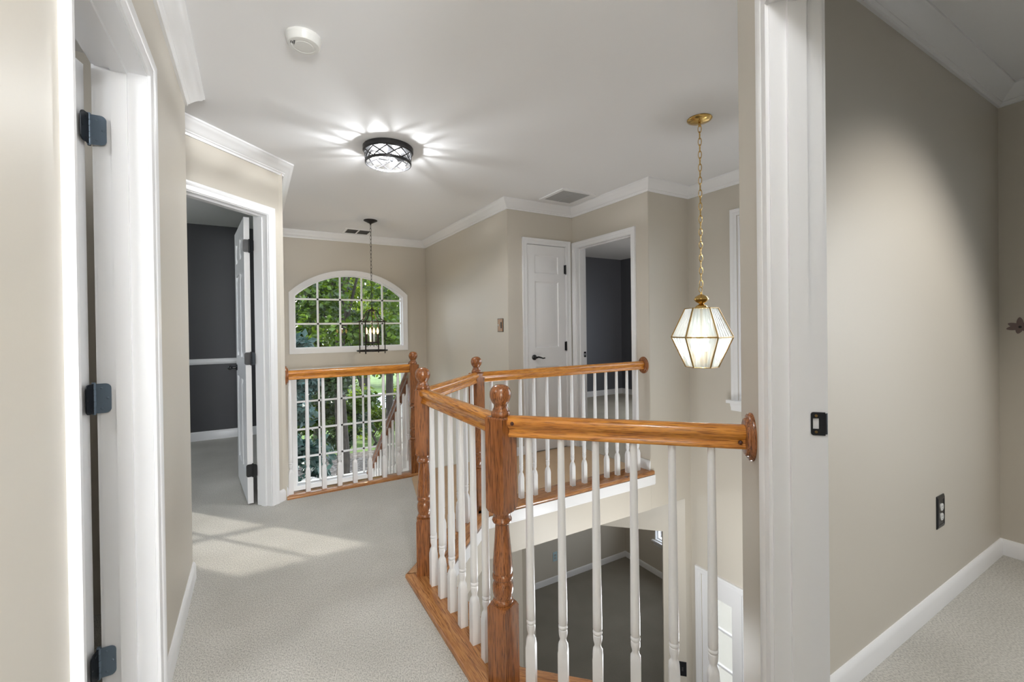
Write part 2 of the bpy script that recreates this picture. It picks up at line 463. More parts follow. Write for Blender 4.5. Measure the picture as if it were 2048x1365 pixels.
# stair window wall with arched and tall openings
FW = Frame((.07, 5.95), (1, 0), (0, -1))
WX0, WX1 = .424-.07, 1.752-.07
arch = []
cx, hw, zsp, rise = (WX0+WX1)/2, (WX1-WX0)/2, 1.665, .262
Rr = (hw*hw+rise*rise)/(2*rise)
def arch_pts(off=0., n=24):
    a = math.asin(hw/Rr); return [(cx+(Rr+off)*math.sin(-a+2*a*i/n), zsp+rise-Rr+(Rr+off)*math.cos(-a+2*a*i/n)) for i in range(n+1)]
arch = [(WX0, 1.004)]+arch_pts()+[(WX1, 1.004)]
wall('wall_stair_window', FW, 2.25, ZL, ZC, .16, [arch, rect(WX0, WX1, -.66, .70)], 'beige', 'beige', 'beige wall with the arched window over the stairs')
wall('wall_stair_right', Frame((2.08, 3.635), (0, 1), (-1, 0)), 2.315, ZL, ZC, .12, [], 'beige', 'beige', 'beige wall right of the stairs with the small switch plate', s0=.003)
FC = Frame((2.08, 3.635), (1, 0), (0, -1))
D3 = (.216, .678)
wall('wall_closet', FC, .90, ZS, ZC, .12, [rect(D3[0]-.02, D3[1]+.02, -.012, 2.062)], 'beige', 'beige', 'narrow beige wall around the white closet door', s0=.003)
FR = Frame((2.85, 3.635), (0, -1), (-1, 0))
D4 = (.062, .820)
wall('wall_bedroom_right', FR, 1.017, ZS, ZC, .12, [rect(D4[0]-.02, D4[1]+.02, -.012, 2.052)], 'beige', 'slate', 'beige wall around the slate blue bedroom doorway')
wall('wall_foyer_end', Frame((2.85, 2.615), (1, 0), (0, -1)), 3.07, ZS, ZC, .12, [], 'beige', 'slate', 'narrow beige wall right of the bridge', outer=[(.003, ZS), (.423, ZS), (.423, ZL), (3.07, ZL), (3.07, ZC), (.003, ZC)])
FF = Frame((3.35, 2.735), (0, -1), (-1, 0))
WN3 = (.585, 1.75)
SL = (.245, .585)                                     # sidelight beside the front door
wall('wall_foyer_right', FF, 2.01, ZL, ZC, .15, [rect(WN3[0], WN3[1], .62, 2.10), rect(SL[0]-.02, 1.68, ZL, -.945)], 'beige', 'beige', 'tall beige foyer wall over the front door')
wall('wall_right_room', Frame((3.40, .725), (-1, 0), (0, -1)), 2.02, ZL, ZC, .132, [], 'beige', 'beige', 'beige wall of the room on the right with the black outlet')
FQ = Frame((1.352, .860), (-1, -1), (-1, 1))
D5 = (.320, 1.082)
wall('wall_right_angled', FQ, 1.50, -.015, ZC, .116, [rect(D5[0]-.02, D5[1]+.02, -.015, 2.054)], 'beige', 'beige', 'angled beige wall strip beside the near right doorway')
wall('wall_right_back', Frame((.29, -.20), (0, -1), (-1, 0)), 2.3, -.015, ZC, .116, [], 'beige', 'beige', 'beige hall wall beside the viewpoint')
wall('wall_right_far', Frame((3.40, .857), (0, -1), (-1, 0)), 3.357, ZL, ZC, .12, [rect(.80, 2.35, .45, 2.05)], 'beige', 'beige', 'far beige wall of the room on the right')
wall('wall_back', Frame((3.52, -2.5), (-1, 0), (0, 1)), 7.52, ZL, ZC, .12, [rect(3.3, 3.72, .5, 2.1)], 'beige', 'beige', 'back wall behind the viewpoint, its opening added for light')  # the opening is added to let sky light into the hall
wall('wall_bedroom_left', Frame((-4., -2.5), (0, 1), (1, 0)), 8.6, ZL, ZC, .12, [rect(6.2, 7.6, .7, 2.0)], 'charcoal', 'beige', 'outer wall of the charcoal bedroom')
wall('wall_bedroom_back', Frame((-4., 6.08), (1, 0), (0, -1)), 4.07, ZL, ZC, .12, [rect(.5, 1.60, .80, 1.85)], 'charcoal', 'beige', 'charcoal back wall of the bedroom with white chair rail')
wall('wall_bedroom_right_back', Frame((2.2, 5.98), (1, 0), (0, -1)), 3.72, ZS, ZC, .12, [], 'slate', 'beige', 'slate blue back wall of the bedroom past the closet')
wall('wall_bedroom_right_side', Frame((5.80, 6.0), (0, -1), (-1, 0)), 3.3, ZS, ZC, .12, [rect(1.6, 2.9, .6, 2.1)], 'slate', 'beige', 'slate blue side wall of the right bedroom')
# lower room
wall('wall_lower_back', Frame((2.2, 5.984), (1, 0), (0, -1)), 3.72, ZL, ZS, .12, [], 'beige', 'beige', 'dim beige back wall of the room downstairs')
wall('wall_lower_side', Frame((5.839, 6.0), (0, -1), (-1, 0)), 3.3, ZL, ZS, .12, [rect(.715, 1.75, -2.41, -.9)], 'beige', 'beige', 'dim beige side wall of the room downstairs with a small window')
FA = Frame((3.273, 2.615), (-1, 1), (-1, -1))
wall('wall_lower_angled', FA, 1.52, ZL, ZS, .12, [rect(.19, 1.39, ZL, -.615)], 'beige', 'beige', 'angled beige wall opening into the dark room downstairs')
# drywall edge of the upper floor around the foyer and the stairs
b = MB()
ed = [(.19, 3.70), (1.20, 3.70)]
for path in ([(1.36, .86), (1.29, .90), (.775, 1.39), (.775, 2.07), (1.32, 2.615), (2.852, 2.615)], [(2.08, 3.70), (.19, 3.70)]):
    sweep(b, path, [(0, -.022), (0, ZS-.003), (-.1, ZS-.003), (-.1, -.022)], 1 if len(path) > 2 else -1)
tag(b.build('trim_fascia', M['beige'], smooth=0), 'beige drywall edge of the upper floor around the foyer', 'fascia', kind='structure')
b = MB()
sweep(b, [(1.36, .86), (1.29, .90), (.775, 1.39), (.775, 2.07), (1.32, 2.615), (2.888, 2.615)], [(0, -.018), (.016, -.018), (.016, -.090), (.012, -.094), (.012, -.099), (.006, -.103), (0, -.103)], 1)
tag(b.build('trim_1', M['white']), 'white fascia board under the oak floor plates', 'trim', kind='structure')

# crown mouldings
b = MB()
HALL = [(-.28, -2.5), (-.28, 2.70), (-.735, 2.70), (.19, 3.625), (.19, 5.95), (2.08, 5.95), (2.08, 3.635), (2.85, 3.635), (2.85, 2.615), (3.35, 2.615), (3.35, .857), (1.352, .857), (.29, -.20), (.29, -2.5)]
sweep(b, HALL, CROWN, 1)
tag(b.build('trim_2', M['white']), 'white crown moulding around the hall ceiling', 'crown moulding', kind='structure')
b = MB(); sweep(b, [(1.44, .725), (3.40, .725), (3.40, -2.5)], CROWN, 1)
tag(b.build('trim_3', M['white']), 'white crown moulding in the room on the right', 'crown moulding', kind='structure')
# baseboards
def baseboard(name, paths, label, z=0, h=.083, side=1):
    b = MB()
    for p in paths: sweep(b, p, base_prof(z, h), side)
    return tag(b.build(name, M['white']), label, 'baseboard', kind='structure')
def P2(fr, s): v = fr(s, 0, 0); return (v[0], v[1])
baseboard('baseboard_left', [[(-.28, -2.5), (-.28, D1[0]-2.5-.058)], [(-.28, D1[1]-2.5+.058), (-.28, 2.70), (-.735, 2.70), P2(FD, D2[1]+.058)]], 'white baseboard along the left hall wall')
baseboard('baseboard_left_angled', [[P2(FD, D2[0]-.058), (.19, 3.625), (.19, 3.66)]], 'short white baseboard beside the far left railing end')
baseboard('baseboard_stair_right', [[(2.08, 3.70), (2.08, 3.635), (2.08+D3[0]-.058, 3.635)]], 'short white baseboard left of the closet door')
baseboard('baseboard_bridge', [[(2.85, 3.635-D4[1]-.058), (2.85, 2.617)]], 'short white baseboard right of the slate bedroom doorway', h=.10)
baseboard('baseboard_right', [[(1.33, .725), (3.40, .725), (3.40, -2.5)]], 'white baseboard of the room on the right')
baseboard('baseboard_bedroom', [[(-3.98, 6.08), (.07, 6.08), (.07, 3.74)]], 'white baseboard of the charcoal bedroom', h=.10)
baseboard('baseboard_bedroom_right', [[(2.21, 5.98), (5.80, 5.98), (5.80, 2.75)]], 'white baseboard of the slate blue bedroom', h=.10)
baseboard('baseboard_lower', [[(2.21, 5.984), (5.839, 5.984), (5.839, 2.75)]], 'white baseboard of the room downstairs', z=ZL, h=.10)
b = MB(); sweep(b, [(-3.98, 6.08), (.07, 6.08), (.07, 3.74)], [(0, .855), (.012, .857), (.022, .875), (.022, .90), (.012, .918), (0, .92)], 1)
tag(b.build('trim_4', M['white']), 'white chair rail on the charcoal bedroom wall', 'chair rail', kind='structure')

# ------------------------------------------------------------------ doors
def doorway(name, label, fr, D, h, th, stop, back=True, d0=None):
    p = fr((D[0]+D[1])/2, 0, 0)
    r = empty(name, p, 0, label, 'door', kind='structure')
    child(casing(fr, D[0], D[1], h), 'casing', M['white'], r)
    if back: child(casing(fr, D[0], D[1], h, side=-1, d0=-th), 'casing', M['white'], r)
    child(jamb(fr, D[0], D[1], h, th, stop), 'jamb', M['white'], r)
    return r

# door_1: near left, opened into the room behind
r1 = doorway('door_1', 'open white door at the left edge with dark hinges', FL, D1, 2.036, .125, (-.048, -.086))
ang = math.radians(15)
sd = Vector((-math.cos(ang), math.sin(ang), 0)); sn = Vector((-math.sin(ang), -math.cos(ang), 0))
b = six_panel(.68, 2.022, .035)
far = Vector((-.4290, 1.783, .010))
o = b.build('door_slab', M['white'], r1, smooth=25)
def place(o, root, p, rz): o.location = Vector(p)-root.location; o.rotation_euler = (0, 0, rz)
place(o, r1, far, PI-ang)           # local x runs along sd, local y (thickness) along sn
for z0 in (1.795, .988, .190):
    pin = (-.4175, 1.7775)
    hinge(r1, pin, (1, 0), (sn.x, sn.y), z0, ('bronze_blue_refl', 'bronze'), n1=(0, -1), n2=(-sd.x, -sd.y), W=.040)
# shift the leaf planes onto jamb and slab edge is handled by the pin offset

# door_2: left bedroom, opened inwards
r2 = doorway('door_2', 'open six panel door of the charcoal bedroom', FD, D2, 2.036, .116, (-.038, -.076))
hp = Vector((-.0545, 3.631, 0)); fe = Vector((-.1285, 4.346, 0))
u = (fe-hp).normalized(); vv = Vector((u.y, -u.x, 0))         # thickness towards +x
rz = math.atan2(u.y, u.x)
b = six_panel(.74, 2.022, .035)
o = b.build('door_slab', M['white'], r2, smooth=25)
# local y axis = (-sin, cos) = left of travel (-x side); put the slab so its right face is at hp + .035
place(o, r2, hp+Vector((0, 0, .010))+vv*.035, rz)
b = MB(); b.lathe([(.024, 0), (.026, .006), (.012, .012), (.010, .035)], 16, axis=1)
b.ball((0, .05, 0), .020, 14, 8)
k = b.build('door_knob', M['black'], r2); place(k, r2, hp+u*.68+Vector((0, 0, .93)), rz)
for z0 in (1.785, .990, .200):
    hinge(r2, (-.022, 3.629), (1, -1), (-vv.x, -vv.y), z0, ('black', 'black'), n1=(-1, -1), n2=(-u.x, -u.y), W=.040)
# door_3: closet
r3 = doorway('door_3', 'closed narrow white closet door with black lever', FC, D3, 2.044, .12, (-.040, -.075), back=False)
b = six_panel(D3[1]-D3[0]-.006, 2.030, .035, cols=1, heights=[(.20, .83), (1.018, 1.672), (1.752, 1.932)])
o = b.build('door_slab', M['white'], r3, smooth=25); place(o, r3, FC(D3[0]+.003, -.003, .010), 0)
b = MB(); b.lathe([(.026, 0), (.027, -.007), (.018, -.012), (.011, -.018), (.011, -.045)], 18, axis=1)
b.tube([(0, -.042, 0), (.025, -.046, .004), (.05, -.046, -.002), (.075, -.044, -.010), (.10, -.042, -.008)], [.010, .009, .0075, .0065, .006], 10)
k = b.build('door_handle', M['black'], r3); place(k, r3, FC(D3[0]+.070, -.002, .935), 0)
for z0 in (1.77, .990, .20):
    b = MB(); b.lathe([(.0065, 0), (.0065, .089)], 12); b.lathe([(.004, -.004), (.004, .093)], 10)
    b.box((-.020, .001, 0), (.0, .004, .089)); 
    k = b.build('hinge', M['black'], r3); place(k, r3, FC(D3[1], .006, z0), 0)
# door_4: right bedroom doorway
r4 = doorway('door_4', 'open doorway into the slate blue bedroom', FR, D4, 2.032, .12, (-.040, -.078))
b = MB(); b.poly(rounded(.028, .057, .005), [rect(.008, .020, .018, .040)], .002, 0, lambda s, d, z: FR(D4[0]+d, -.115+s, .915+z))
child(b, 'strike_plate', M['black'], r4)
# door_5: near right doorway, only its far jamb is in view
r5 = doorway('door_5', 'white casing and jamb of the near right doorway', FQ, D5, 2.034, .116, (-.038, -.079))
b = MB()
fs = lambda s, d, z: FQ(D5[0]+d, -.0845-s, .955+z)
b.poly(rounded(.031, .057, .006, corners=(0, 1, 1, 0)), [rect(.004, .0175, .016, .042)], .0025, 0, fs)
b.rings([[FQ(D5[0]+x, -.116-y, .955+z) for z in (.003, .054)][::-1]+[FQ(D5[0]+x-.0025, -.116-y+.001, .955+z) for z in (.003, .054)] for x, y in ((.0025, -.002), (.0005, .003), (-.006, .008))])
o = child(b, 'strike_plate', M['black'], r5); o['label'] = 'black latch strike plate'
for zz in (.0085, .0485):
    b2 = MB(); b2.rings([[fs(.011+.0035*math.cos(a*PI/5), q, zz+.0035*math.sin(a*PI/5)) for a in range(10)] for q in (.002, .0035)])
    b2.build('screw', M['brass_old'], o, origin=tuple(r5.location))
# door_6: front door and sidelight below
r6 = empty('door_6', FF(SL[0], 0, ZL), 0, 'grey white front door sidelight seen past the balusters', 'door', kind='structure')
child(casing(FF, SL[0]-.02, 1.68, -.945, zb=ZL), 'casing', M['white'], r6)
b = MB(); b.poly(rect(SL[0]-.018, SL[1], ZL, -.952), [rect(SL[0]+.085, SL[1]-.085, ZL+.5, -1.095)], -.008, -.06, FF)
child(b, 'sidelight_frame', M['white'], r6)
b = MB(); b.box((SL[0]-.0195, -.149, ZL), (SL[0]-.0175, -.001, -.946), fr=FF); child(b, 'jamb', M['white'], r6)
b = MB(); b.box((SL[1]+.002, -.09, ZL), (SL[1]+.028, -.01, -.952), fr=FF); b.box((SL[0]-.02, -.12, -.952), (1.68, -.005, -.945), fr=FF)
child(b, 'mullion_post', M['white'], r6)
b = MB(); b.poly(rect(SL[1]+.032, 1.36, ZL, -.952), [], -.025, -.065, FF); child(b, 'door_slab', M['white'], r6)
b = MB(); b.poly(rect(1.38, 1.66, ZL, -.952), [], -.02, -.06, FF); child(b, 'sidelight_frame', M['white'], r6)
b = MB(); b.poly(rect(SL[0]+.085, SL[1]-.085, ZL+.5, -1.095), [], -.038, -.042, FF); child(b, 'pane', M['glass'], r6)
b = MB()
for zz in (-1.36, -1.67, -1.98, -2.29): b.box((SL[0]+.085, -.036, zz-.008), (SL[1]-.085, -.030, zz+.008), fr=FF)
child(b, 'muntin', M['white'], r6)

# ------------------------------------------------------------------ windows
def muntins(b, fr, xs, zs, x0, x1, z0, z1, w=.011, d=(-.062, -.048), top=None):
    for x in xs:
        zt = top(x) if top else z1
        b.box((x-w, d[0], z0), (x+w, d[1], zt), fr=fr)
    for z in zs:
        b.box((x0, d[0], z-w), (x1, d[1], z+w), fr=fr)
w1 = empty('window_1', FW((WX0+WX1)/2, 0, 1.0), 0, 'arched window with white grid above the stairs', 'window', kind='structure')
b = MB(); rs = []
inner = [(WX0, 1.004)]+arch_pts()+[(WX1, 1.004)]
def outset(u):
    pts = arch_pts(u)
    xl, xr = WX0-u, WX1+u
    k = []
    for (x, z) in pts:
        k.append((min(max(x, xl), xr), z))
    k[0] = (xl, zsp+rise-Rr+math.sqrt((Rr+u)**2-(hw+u)**2)); k[-1] = (xr, k[0][1])
    return [(xl, 1.004-u)]+k+[(xr, 1.004-u)]
AC = [(-.002, -.05), (-.002, .010), (.010, .012), (.034, .014), (.046, .019), (.060, .020), (.060, 0)]
loops = [[FW(p[0], d, p[1]) for p in outset(u)] for u, d in AC]
b.rings(loops, caps=False)
child(b, 'window_casing', M['white'], w1)
b = MB(); b.poly(inner, [[(WX0+.014, 1.018)]+[(cx+(x-cx)*.978, z-.014) for x, z in arch_pts()]+[(WX1-.014, 1.018)]], -.045, -.075, FW)
child(b, 'window_sash', M['white'], w1)
cols = [WX0+.266*i for i in range(1, 5)]
atop = lambda x: zsp+rise-Rr+math.sqrt(Rr*Rr-(x-cx)**2)
b = MB(); muntins(b, FW, cols, [1.308, 1.614], WX0, WX1, 1.004, 0, top=atop)
child(b, 'window_grid', M['white'], w1)
b = MB(); b.poly(inner, [], -.066, -.070, FW); child(b, 'pane', M['glass'], w1)
w2 = empty('window_2', FW((WX0+WX1)/2, 0, -.66), 0, 'tall gridded window beside the stairs, below the arched one', 'window', kind='structure')
child(casing(FW, WX0, WX1, .70, zb=-.66, four=True, prof=[(-.002, -.05), (-.002, .010), (.034, .014), (.046, .019), (.060, .020), (.060, 0)]), 'window_casing', M['white'], w2)
b = MB(); b.poly(rect(WX0, WX1, -.66, .70), [rect(WX0+.014, WX1-.014, -.646, .686)], -.045, -.075, FW); child(b, 'window_sash', M['white'], w2)
b = MB(); muntins(b, FW, cols, [-.33, .011, .351], WX0, WX1, -.66, .70); child(b, 'window_grid', M['white'], w2)
b = MB(); b.poly(rect(WX0, WX1, -.66, .70), [], -.066, -.070, FW); child(b, 'pane', M['glass'], w2)

def plain_window(name, label, fr, s0, s1, z0, z1, th, grid=(2, 3), sill=True, case=True, sw=.055):
    w = empty(name, fr((s0+s1)/2, 0, z0), 0, label, 'window', kind='structure')
    if case: child(casing(fr, s0, s1, z1, zb=z0), 'window_casing', M['white'], w)
    b = MB(); b.poly(rect(s0, s1, z0, z1), [rect(s0+.015, s1-.015, z0+.015, z1-.015)], 0, -th, fr)
    b.poly(rect(s0+.015, s1-.015, z0+.015, z1-.015), [rect(s0+sw, s1-sw, z0+sw, z1-sw)], -.05, -.085, fr); child(b, 'window_sash', M['white'], w)
    b = MB(); muntins(b, fr, [s0+(s1-s0)*i/grid[0] for i in range(1, grid[0])], [z0+(z1-z0)*i/grid[1] for i in range(1, grid[1])], s0+.05, s1-.05, z0+.05, z1-.05, d=(-.075, -.06))
    child(b, 'window_grid', M['white'], w)
    b = MB(); b.poly(rect(s0+.05, s1-.05, z0+.05, z1-.05), [], -.066, -.070, fr); child(b, 'pane', M['glass'], w)
    if sill:
        b = MB(); e = .085 if case else .04
        b.box((s0-e, -.02, z0-.024), (s1+e, .045, z0), fr=fr)
        pr = [(0, z0-.024), (.026, z0-.024), (.024, z0-.040), (.014, z0-.062), (.012, z0-.085), (0, z0-.085)]
        b.rings([[fr(s, d, z) for d, z in pr] for s in (s0-e+.023, s1+e-.023)])
        child(b, 'window_sill', M['white'], w)
    return w
plain_window('window_3', 'tall white cased window high over the front door', FF, WN3[0], WN3[1], .62, 2.10, .15)
plain_window('window_4', 'small bright window in the room downstairs', Frame((5.839, 6.0), (0, -1), (-1, 0)), .715, 1.75, -2.41, -.9, .12, case=False, sw=.03)
plain_window('window_5', 'bedroom window letting the sun onto the hall carpet', Frame((-4., 6.08), (1, 0), (0, -1)), .5, 1.60, .80, 1.85, .12, (3, 3))
plain_window('window_6', 'window of the room on the right, out of frame', Frame((3.40, .857), (0, -1), (-1, 0)), .80, 2.35, .45, 2.05, .12)

# ------------------------------------------------------------------ balustrade
ZR = .9345; ZP = .02
def sqc(w, n=16, z=0): 
    out = []
    for j in range(n):
        a = 2*PI*j/n; q = w/max(abs(math.cos(a)), abs(math.sin(a))); out.append((q*math.cos(a), q*math.sin(a), z))
    return out
def circ(r, n=16, z=0): return [(r*math.cos(2*PI*j/n), r*math.sin(2*PI*j/n), z) for j in range(n)]
def oct_(w, z, k=.82):
    out = []
    for j in range(16):
        a = 2*PI*j/16; q = min(w/max(abs(math.cos(a)), abs(math.sin(a))), w*R2*k); out.append((q*math.cos(a), q*math.sin(a), z))
    return out
def baluster_mesh(zt=.87, zb=ZP, name='baluster'):
    b = MB(); w = .016
    rs = [sqc(w, z=zb), sqc(w, z=.166), oct_(w, .178, .88), oct_(w*.96, .190, .78), circ(.0125, z=.197), circ(.0105, z=.203), circ(.0108, z=.208), circ(.0138, z=.219), circ(.0146, z=.230), circ(.0143, z=.238),
          circ(.0122, z=.2395), circ(.0125, z=.241), circ(.0150, z=.2435), circ(.0153, z=.247), circ(.0150, z=.2505), circ(.0125, z=.253), circ(.0128, z=.255), circ(.0150, z=.258), circ(.0148, z=.30), circ(.0132, z=.55), circ(.0108, z=zt)]
    b.rings(rs)
    return b
BAL = baluster_mesh().build('baluster', M['white'], smooth=40)
C.objects.unlink(BAL)
def newel_mesh():
    b = MB(); w = .038; n = 16
    rs = [sqc(w, z=ZP), sqc(w, z=.285), oct_(w, .296, .86), circ(.033, z=.298), circ(.0345, z=.301), circ(.0350, z=.306), circ(.0340, z=.311), circ(.0305, z=.315), circ(.0305, z=.319),
          circ(.034, z=.330), circ(.0362, z=.345), circ(.0355, z=.360), circ(.032, z=.371), circ(.0305, z=.376), circ(.0310, z=.380), circ(.0355, z=.384), circ(.0362, z=.391), circ(.0350, z=.397), circ(.0325, z=.401),
          circ(.0345, z=.408), circ(.0340, z=.43), circ(.0290, z=.49), circ(.0250, z=.545), circ(.0238, z=.563), circ(.0245, z=.567), circ(.0325, z=.574), circ(.0342, z=.580), circ(.0325, z=.586), circ(.0290, z=.592), circ(.0300, z=.603), circ(.033, z=.608),
          oct_(w, .610, .86), sqc(w, z=.622), sqc(w, z=.926), sqc(w-.004, z=.931)]
    b.rings(rs); return b
def finial_mesh():
    b = MB()
    b.lathe([(.001, .929), (.031, .930), (.0325, .935), (.0328, .941), (.031, .947), (.0275, .950), (.0270, .954), (.0235, .961), (.0222, .966), (.0235, .971), (.0290, .978), (.0335, .986), (.0365, .996), (.0370, 1.004), (.0358, 1.014), (.0320, 1.024), (.0250, 1.032), (.0150, 1.037), (.006, 1.0385), (.001, 1.039)], 28)
    return b
NEW = {}
def newel(p, rot, label, first=[]):
    r = empty('newel_post', (p[0], p[1], 0), math.radians(rot), label, 'newel post', 'turned oak newel posts of the balustrade')
    if not first:
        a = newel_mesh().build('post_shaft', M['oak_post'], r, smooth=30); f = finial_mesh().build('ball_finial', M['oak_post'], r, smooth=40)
        first += [a, f]
    else:
        for o in first: dup(o, r, (0, 0, 0))
    return r
NA = (.718, 1.316); NB = (.718, 2.118); NC = (1.282, 2.682); NF = (1.157, 3.655)
newel(NA, 22.5, 'nearest oak newel post, at the corner of the front railing')
newel(NB, -22.5, 'oak newel post at the carpet corner left of the nearest post')
newel(NC, 22.5, 'oak newel post where the bridge railing begins, behind the nearest post')
newel(NF, 0, 'farthest oak newel post, at the top of the stairs by the window')

RAIL = [(0, .0), (.019, .0), (.0215, .004), (.0215, .010), (.0185, .013), (.0165, .020), (.0185, .029), (.0245, .035), (.0280, .042), (.0285, .050), (.0265, .057), (.021, .0635), (.012, .0675), (0, .069)]
def rail_mesh(L, x0=0.):
    pr = RAIL+[(-y, z) for y, z in RAIL[-2:0:-1]]
    b = MB(); b.rings([[(x, y, z) for y, z in pr] for x in (x0, L)]); return b
def rosette_mesh():
    b = MB(); prof = [(1., 0), (1., .006), (.97, .010), (.92, .013), (.86, .014), (.83, .0135), (.80, .018), (.76, .021), (.70, .022), (.001, .022)]
    n = 32; rs = []
    for q, x in prof: rs.append([(-x, .0555*q*math.cos(2*PI*j/n), .071*q*math.sin(2*PI*j/n)) for j in range(n)])
    b.rings(rs); return b
PLATE_W = .090
def railing(p, q, ts, label, group=None, ros_at=None, plate=True, wl=PLATE_W, wr=PLATE_W, ext=(0, 0), mats=('oak_rail', 'oak_plate'), plugs=(), plate_path=None):
    p = Vector((p[0], p[1], 0)); q = Vector((q[0], q[1], 0)); L = (q-p).length; u = (q-p)/L; rz = math.atan2(u.y, u.x)
    r = empty('balustrade', p, rz, label, 'railing', 'sections of the oak and white balustrade')
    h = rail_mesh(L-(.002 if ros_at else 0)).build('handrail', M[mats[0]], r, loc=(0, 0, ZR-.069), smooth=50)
    for t in ts: dup(BAL, r, (t, 0, 0))
    if ros_at:
        x = L if ros_at > 0 else 0
        o = rosette_mesh().build('rosette', M['oak_post'], r, loc=(x, 0, ZR-.036), rot=(0, 0, 0 if ros_at > 0 else PI))
    for x, y, z in plugs:
        b = MB(); b.ball((0, 0, 0), .0065, 12, 6, sz=1.); b.build('screw_plug', M['plug'], h, loc=(x, y, z))
    return r, u, L
def nose_plate(root, pts, mat='oak_plate'):
    """flat floor plate given by its plan outline in the railing's own frame (x along the rail)"""
    b = MB()
    n = len(pts); cxx = sum(p[0] for p in pts)/n; cyy = sum(p[1] for p in pts)/n
    def ins(p, e): 
        v = Vector((p[0]-cxx, p[1]-cyy)); k = v.length
        return (p[0]-e*(1 if v.x > 0 else -1)*0, p[1]-e*(1 if v.y > 0 else -1))
    rs = [[(ins(p, .004)+(-.012,)) for p in pts], [(p[0], p[1], -.006) for p in pts], [(p[0], p[1], ZP-.008) for p in pts], [(ins(p, .003)+(ZP-.002,)) for p in pts], [(ins(p, .007)+(ZP,)) for p in pts]]
    b.rings(rs)
    return b.build('floor_plate', M[mat], root, smooth=50)

# near front run: from the nearest newel to the rosette on the right angled wall
RB = (1.263, .771)
ra, u, LA = railing(NA, RB, [math.hypot(x-NA[0], (2.034-x)-NA[1]) for x in (.786, .862, .941, 1.024, 1.105, 1.184)], 'front oak handrail with six white balusters, ending at the near right doorway', ros_at=1,
                    plugs=[(.047, -.0275, .047), (.735, -.021, .020)])
k22 = math.tan(math.radians(22.5))*PLATE_W
nose_plate(ra, [(-k22, -.09), (LA, -.09), (LA, .09), (k22, .09)])
# second run: along the carpet
T2 = [y-NA[1] for y in (1.444, 1.545, 1.658, 1.770, 1.884, 1.995)]
rb, u, LB = railing(NA, NB, T2, 'oak handrail section along the pale carpet between the two nearest newels')
nose_plate(rb, [(-k22, .09), (k22, -.09), (LB-k22, -.09), (LB+k22, .09)])
# third run: diagonal
LC0 = math.hypot(NC[0]-NB[0], NC[1]-NB[1])
rc, u, LC = railing(NB, NC, [LC0*(i+.5)/6.5+.03 for i in range(6)], 'diagonal oak handrail section running up to the bridge newel')
nose_plate(rc, [(-k22, .09), (k22, -.09), (LC+k22, -.09), (LC-k22, .09)])
# bridge run
rd, u, LD = railing(NC, (2.85, NC[1]), [2.768-.1145*i-NC[0] for i in range(12, -1, -1)], 'bridge handrail with thirteen white balusters in front of the closet', ros_at=1)
nose_plate(rd, [(-k22, -.09), (LD+.02, -.09), (LD+.02, .09), (k22, .09)])
# far run at the stair window
re_, u, LE = railing((.19, 3.648), NF, [.03, .145, .258, .370, .485, .600, .715, .835], 'far railing with eight white balusters in front of the tall window', ros_at=-1)
nose_plate(re_, [(0, -.062), (LE+.05, -.062), (LE+.05, .062), (0, .062)])
# sloping stair rail
rs_ = empty('balustrade', (NF[0], NF[1], 0), PI/2, 'sloping dark oak stair handrail descending beside the window', 'railing', 'sections of the oak and white balustrade')
sl = math.atan(.815)
pr = RAIL+[(-y, z) for y, z in RAIL[-2:0:-1]]
b = MB(); b.rings([[(x, y*1.1, (z-.034)*1.25) for y, z in pr] for x in (.02, 2.25)])
o = b.build('handrail', M['oak_dark'], rs_, loc=(0, 0, .935), rot=(0, sl, 0), smooth=50)
bb = MB(); w = .016
bb.rings([sqc(w, z=-.62), sqc(w, z=-.47), oct_(w*.96, -.45, .78), circ(.0105, z=-.437), circ(.0146, z=-.41), circ(.0122, z=-.401), circ(.0153, z=-.393), circ(.0125, z=-.387), circ(.0150, z=-.38), circ(.0108, z=.08)])
SB = bb.build('baluster', M['white'], smooth=40); C.objects.unlink(SB)
for i in range(12):
    t = .175+.1235*i
    dup(SB, rs_, (t, 0, .935-.815*t-.10))
# staircase
st = empty('staircase', (1.64, 3.70, 0), 0, 'carpeted staircase descending beside the tall window', 'staircase')
b = MB(); b2 = MB()
for i in range(6):
    z = -.2*(i+1); y0 = 3.70+.247*i
    b.box((1.215, y0-.02, z-.03), (2.07, y0+.247, z))
    b2.box((1.215, y0-.005, z), (2.07, y0+.012, z+.17))
b.box((1.12, 5.182, -1.43), (2.07, 5.94, -1.40)); b2.box((1.215, 5.17, -1.4), (2.07, 5.188, -1.20))
for i in range(3):
    z = -1.4-.2*(i+1); x0 = 1.12-.247*i
    b.box((x0-.247, 5.182, z-.03), (x0+.02, 5.94, z)); b2.box((x0-.012, 5.182, z), (x0+.005, 5.94, z+.17))
child(b, 'treads', M['carpet'], st, 0); child(b2, 'risers', M['white'], st, 0)
b = MB()
b.poly([(3.715, -.02), (3.715, -.34), (5.18, -1.52), (5.18, -1.20)], [], 1.215, 1.175, lambda s, d, z: (d, s, z))
o = child(b, 'stringer', M['white'], st, 0)

# ------------------------------------------------------------------ fixtures
def chain(b, x, y, z0, z1, pitch, hw_, r):
    n = max(1, round((z1-z0)/pitch)); p = (z1-z0)/n
    for i in range(n):
        zc = z0+(i+.5)*p; h = p*.62
        pts = []
        for j in range(14):
            a = 2*PI*j/14; q = hw_*math.cos(a); zz = h*math.sin(a)
            pts.append((x+q*(1 if i % 2 else .35), y+q*(.35 if i % 2 else -1), zc+zz))
        b.tube(pts, r, 6, closed=True)
